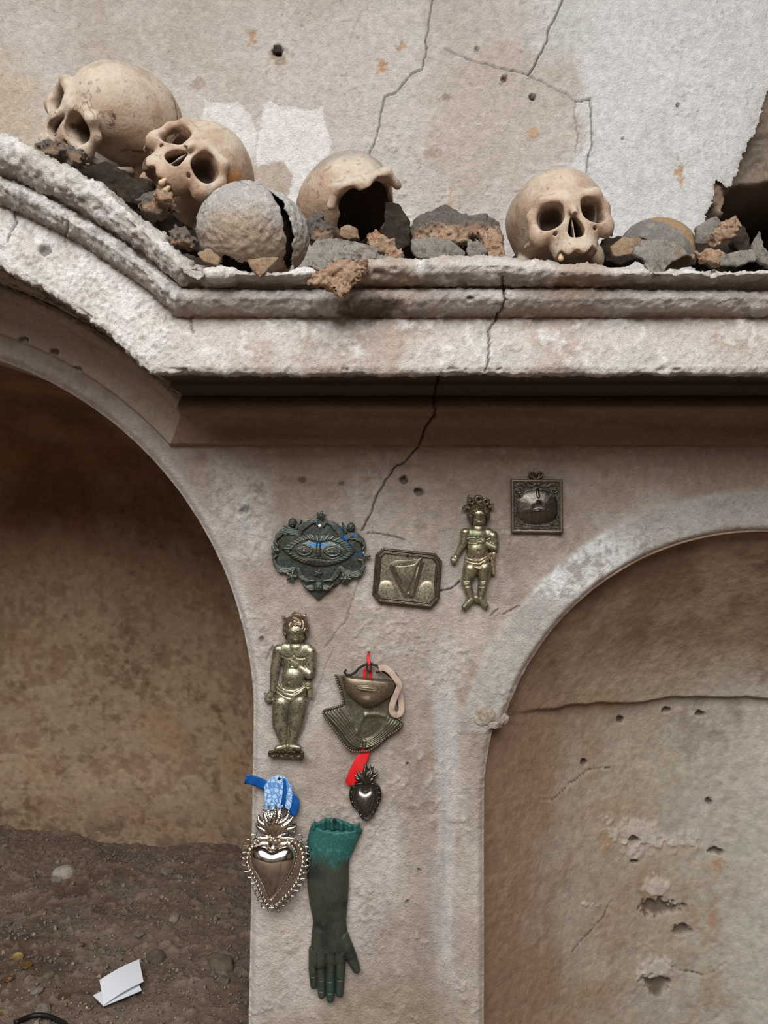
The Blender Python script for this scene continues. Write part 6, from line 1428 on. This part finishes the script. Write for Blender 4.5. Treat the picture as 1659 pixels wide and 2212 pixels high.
# ---------------- forearm and hand
def hand():
    e = root('votive_sculpture', 706, 2162, 'green and black bronze forearm with open hand pointing down and frilled cuff', 'figurine')
    def col(X, Y, h):
        P = (X, Y, X * 0); c = np.tile(lin((66, 70, 58)), X.shape + (1,)); c = mixc(c, (44, 50, 46), sstep(-.2, .5, fbm(P, .03, 3, off=2)))
        g = sstep(1880, 1825, Y + 26 * fbm(P, .04, 3, off=5)); c = mixc(c, (42, 104, 98), .85 * g); c = mixc(c, (70, 132, 132), .6 * g * sstep(.1, .5, fbm(P, .12, 3, off=7)))
        c = mixc(c, (40, 84, 76), .5 * sstep(2070, 2130, Y) * sstep(-.2, .4, fbm(P, .06, 2, off=9))); c = mixc(c, (20, 140, 160), .5 * sstep(.45, .6, fbm(P, .5, 2, off=11)) * g); return c
    def body(X, Y):
        E = spline([(676, 1776), (664.5, 1812), (663, 1860), (664, 1906), (668.6, 1948), (676, 1985), (675, 2002), (676, 2016), (684, 2040), (738, 2040), (747, 2022), (750, 2008), (748, 1988), (752, 1940), (754, 1900), (755, 1858), (766, 1832), (776, 1808), (781, 1790), (730, 1790), (690, 1784)], 4)
        sd = poly_sd(X, Y, E); xl = np.interp(Y, [1776, 1812, 1906, 1948, 1990, 2020], [674, 664, 664, 669, 677, 672]); xr = np.interp(Y, [1790, 1832, 1858, 1917, 1990, 2020], [781, 766, 755, 753, 748, 752])
        u = np.clip((X - (xl + xr) / 2) / ((xr - xl) / 2), -1, 1); h = 3 + (24 - 6 * sstep(1900, 2000, Y)) * np.sqrt(np.clip(1 - u * u, 0, 1)) * (1 - sstep(1985, 2038, Y))
        P = [((694, 2010), 20, (692, 2070), 22, 4, .7), ((720, 2000), 27, (720, 2062), 25, 4, .6), ((740, 2022), 14, (757, 2062), 12.5, 3, .9), ((757, 2062), 12.5, (770, 2092), 8.5, 3, .9),
             ((677, 2050), 10, (676, 2095), 9, 4, .95), ((676, 2095), 9, (678, 2126), 7.5, 4, .95), ((695, 2058), 10, (694, 2110), 9.4, 5, 1), ((694, 2110), 9.4, (695, 2146), 8, 5, 1),
             ((715, 2058), 11, (714, 2112), 10.4, 6, 1), ((714, 2112), 10.4, (714, 2153), 8.6, 6, 1), ((736, 2056), 11, (735, 2106), 10, 5, 1), ((735, 2106), 10, (734, 2142), 8.4, 5, 1)]
        s2, h2 = bodies(X, Y, P, 1.2); h = np.where(sd < 0, smax(h, h2, 4), h2)
        for x, y in ((694, 2111), (713, 2112), (734, 2110), (694, 2135), (714, 2138), (677, 2104)): h = h + groove(X, Y, [(x - 9, y), (x + 9, y)], 1.2, 1.6)
        for x0_, y0_, x1_, y1_ in ((686, 2052, 685, 2128), (704.5, 2054, 704, 2148), (725, 2052, 725, 2142)): h = h + groove(X, Y, [(x0_, y0_), (x1_, y1_)], 1.4, 3)
        return np.minimum(sd, s2), h
    A = relief('forearm_and_hand', (656, 1766, 790, 2170), body, M_VERD, col, YW - .006, .85)
    def cuff(X, Y):
        sd = poly_sd(X, Y, [(679, 1771), (684, 1777), (694, 1772), (702, 1767), (716, 1766), (728, 1767), (738, 1771), (750, 1776), (762, 1780), (772, 1781), (777, 1773), (778, 1783), (781, 1791), (760, 1788), (720, 1786), (690, 1784), (676, 1784)])
        return sd, 16 + 5 * np.sin((X - 676) * .33) + .5 * (1784 - Y) * .4
    B = relief('cuff', (672, 1762, 786, 1796), cuff, M_VERD, col, YW - .006, .7); adopt(e, A, B)
    nail(722, 1772, e, YW - .022, .003)
hand()

# ---------------- iron stub in the upper wall
def stub():
    V, q = sdf_mesh(lambda X, Y, Z: np.maximum(np.maximum(np.abs(X * .95 + Z * .2) - 5.5, np.abs(Z) - 6), np.abs(Y - 2) - 6) + .9 * fbm((X, Y, Z), .3, 3), (-9, -7, -9), (9, 11, 9), .7)
    o = mesh_from('iron_stub', V * (YU / F) * 1.25 + np.array(pix(600, 108, YU - .002)), q, M_IRON); tag(o, 'black rusted iron stub sticking out of the plaster above the skulls', 'bolt')
stub()

# ------------------------------------------------------------------ things on the earth floor of the left niche
def ground(px, py, zoff=0.0):
    """where the sight line of a photo pixel meets the earth"""
    Y = CZ * F / max(py - CY, 60)
    for _ in range(12):
        x = (px - CX) / F * Y; z = float(floor_h(x, Y)) + zoff; Y = (CZ - z) * F / (py - CY)
    return Vector(((px - CX) / F * Y, Y, z))

M_STONE = mat_col('grey_stone', .95, 0, ((2.5, .8, .004), (9, .8, .0015)), .2, 2); M_PAPER = mat_col('white_paper', .8, 0, ((200, .1, .001),), .02, 60, tint=(222, 226, 232)); M_COIN = metal('coin_brass', .45, .7, .2, 400)
def stone_mesh(seed, dims, col):
    V, q = sdf_mesh(lambda X, Y, Z: np.maximum(ell(X, Y, Z, (0, 0, 0), dims) + .22 * fbm((X, Y, Z), .9 / max(dims), 3, off=seed) * max(dims) * 1.6, -9), [-d * 1.5 for d in dims], [d * 1.5 for d in dims], max(dims) / 9)
    c = np.tile(lin(col), (len(V), 1)); c = mixc(c, [v * .72 for v in col], .6 * sstep(-.1, .5, fbm(V.T, 1.2 / max(dims), 3, off=seed))); return V, q, c
STONES = [(480, 2088, 2.0, (112, 98, 84), 'large lump of brown stone on the earth near the pier'), (484, 2122, 1.0, (112, 98, 84), 'small stone wedged in front of the large brown stone'),
          (140, 1890, 2.2, (176, 164, 148), 'pale chalky lump lying near the niche back wall'), (122, 1902, 1.4, (140, 128, 114), 'small crumbled lump beside the pale chalky lump'), (362, 1886, 1.7, (128, 114, 100), 'flat grey stone near the back wall of the niche'), (376, 1986, 1.1, (140, 126, 112), 'rounded pebble in the middle of the earth floor'),
          (484, 1972, 1.0, (112, 98, 84), 'dark pebble close to the pier edge'), (80, 2142, 1.1, (130, 118, 106), 'grey pebble near the coins'), (95, 2184, 1.3, (124, 112, 100), 'angular grey pebble above the black cable'), (106, 2110, .9, (110, 96, 82), 'brown pebble right of the paired coins'),
          (10, 2000, 1.2, (104, 92, 80), 'dark stone by the edge of the niche floor'), (336, 2072, 1.7, (98, 84, 72), 'low clod of earth behind the paper slip'), (302, 2022, .9, (120, 106, 92), 'small clod of earth in the middle of the floor'), (220, 2058, .8, (118, 104, 90), 'rough pebble amid the grit')]
for k, (a, b, r, c, lab) in enumerate(STONES):
    rr = random.Random(k); V, q, cc = stone_mesh(k * 7, (r * rr.uniform(.9, 1.3), r, r * rr.uniform(.55, .8)), c); p = ground(a, b)
    o = mesh_from('stone', V, q, M_STONE, cc); o.matrix_world = Matrix.Translation(p + Vector((0, 0, .0025 * r))) @ Matrix.Rotation(rr.uniform(0, 6), 4, 'Z') @ Matrix.Scale(.01, 4); tag(o, lab, 'stone', 'stones on the earth floor')

def coin(px, py, r, col, lab, tx, ty):
    n = 28; prof = [(0, .00055), (.80, .00055), (.86, .0009), (.97, .0009), (1, .0006), (1, -.0008), (0, -.0008)]; V = []; Fq = []
    for i, (rr, z) in enumerate(prof):
        for k in range(n): a = 2 * math.pi * k / n; V.append((rr * r * math.cos(a), rr * r * math.sin(a), z))
    for i in range(len(prof) - 1):
        for k in range(n): Fq.append((i * n + k, i * n + (k + 1) % n, (i + 1) * n + (k + 1) % n, (i + 1) * n + k))
    V = np.array(V); o = mesh_from('coin', V, np.array(Fq)[:, ::-1] if False else np.array(Fq), M_COIN, np.tile(lin(col), (len(V), 1)))
    o.matrix_world = Matrix.Translation(ground(px, py) + Vector((0, 0, .004))) @ Matrix.Rotation(tx, 4, 'X') @ Matrix.Rotation(ty, 4, 'Y'); tag(o, lab, 'coin', 'coins on the earth floor')
coin(37, 2073, .0115, (158, 134, 82), 'largest yellow coin of the overlapping pair on the earth', .45, .1); coin(57, 2089, .0105, (140, 112, 66), 'smaller brown coin of the overlapping pair on the earth', .1, .1)
coin(19, 2118, .0098, (134, 94, 64), 'coppery coin lying near a grey pebble at the floor edge', .1, -.1); coin(138, 2158, .0108, (118, 92, 68), 'earth-stained coin lying alone left of the paper slip', .1, .15); coin(2, 2193, .0105, (140, 112, 66), 'dull coin near the black cable', .15, 0); coin(174, 2046, .0075, (128, 84, 58), 'tiny copper coin half buried in grit', .1, 0)

def paper():
    e = empty('paper_slip', ground(258, 2140)); tag(e, 'white folded paper slip lying on the earth', 'paper')
    A, B, Cc, D = (215, 2141), (300, 2100), (310, 2140), (224, 2186); T = (201, 2160)
    g = lambda p, l: np.array(ground(p[0], p[1])) + np.array((0, 0, l))
    def sheet(name, a, b, c, d, l, bow):
        n = 12; P = np.zeros((n, 6, 3))
        for i in range(n):
            for j in range(6):
                u, v = i / (n - 1), j / 5; p = (1 - u) * (1 - v) * g(a, l[0]) + u * (1 - v) * g(b, l[1]) + u * v * g(c, l[2]) + (1 - u) * v * g(d, l[3]); p[2] += bow * math.sin(math.pi * u) + .004 * max(0, u - .85) ; P[i, j] = p
        V = np.concatenate([P.reshape(-1, 3), P.reshape(-1, 3) - np.array((0, 0, .0006))]); f = grid_faces(n, 6); f = np.concatenate([f, f[:, ::-1] + n * 6]); o = mesh_from(name, V, f, M_PAPER); adopt(e, o)
    sheet('upper_fold', A, B, Cc, D, (.020, .024, .016, .012), .003); sheet('lower_fold', T, (290, 2120), (306, 2152), D, (.008, .012, .010, .010), .0)
    V = []
    for k, (a, b) in enumerate(((238, 2132), (243, 2134), (246, 2130), (241, 2140), (236, 2137))):
        pass
paper()
cb = tube('cable', [ground(40 + t * 12, 2214 - 14 * math.sin(math.pi * t / 7.5), .0) + Vector((0, 0, .006)) for t in np.linspace(-.6, 8.2, 20)] + [ground(150 + 14 * k, 2222 + 30 * k) + Vector((0, 0, .006)) for k in range(1, 6)], .0042, mat_col('black_rubber', .5, 0, ((900, .1, .0003),), .05, 200, tint=(24, 22, 22))); tag(cb, 'black cable looping over the earth at the front of the niche', 'cable')

# grit strewn over the earth: nobody could count it
def grit():
    r = np.random.default_rng(5); n = 9000; base = np.array([(1, 0, -.3), (-.4, .9, -.35), (-.5, -.8, -.3), (.1, .1, .8), (.5, .6, .3), (-.7, .1, .35)])
    fc = np.array([(0, 1, 4), (0, 4, 3), (1, 5, 3), (1, 3, 4), (2, 0, 3), (2, 3, 5), (1, 2, 5), (0, 2, 1)])
    x = r.uniform(-1.25, -.2, n); y = 1.27 + .8 * r.random(n) ** 1.1; ok = (np.abs(x - LC[0]) < .55 * (1 - np.clip((y - YW) / .83, 0, 1) ** 3) ** (1 / 3.)); x, y = x[ok], y[ok]; n = len(x)
    s = .0012 * np.exp(r.normal(0, .65, n)); s = np.clip(s, .0006, .0075); z = floor_h(x, y) + .001; a = r.uniform(0, 6.3, n); ca, sa = np.cos(a), np.sin(a)
    B = base[None] * (1 + r.uniform(-.35, .35, (n, 6, 3))); V = np.stack([(B[:, :, 0] * ca[:, None] - B[:, :, 1] * sa[:, None]) * s[:, None] + x[:, None], (B[:, :, 0] * sa[:, None] + B[:, :, 1] * ca[:, None]) * s[:, None] + y[:, None], B[:, :, 2] * s[:, None] + z[:, None] + .002], -1)
    P = (x, y, z); z2 = .006 * fbm(P, 30, 4, off=1) + .004 * fbm(P, 130, 3, off=2, gain=.7) + .004 * sstep(.15, .5, fbm(P, 70, 3, off=4)); V[:, :, 2] += z2[:, None] - .001
    Fq = (fc[None] + 6 * np.arange(n)[:, None, None]).reshape(-1, 3); g = r.random(n); c = lin((112, 98, 84))[None] * (1 - g[:, None]) + lin((156, 142, 126))[None] * g[:, None]; c[r.random(n) < .02] = lin((200, 190, 176))
    o = mesh_from('grit', V.reshape(-1, 3), Fq, M_EARTH, np.repeat(c, 6, 0), smooth=False); tag(o, 'fine grit and pebbles strewn over the earth floor', 'grit', kind='stuff')
grit()
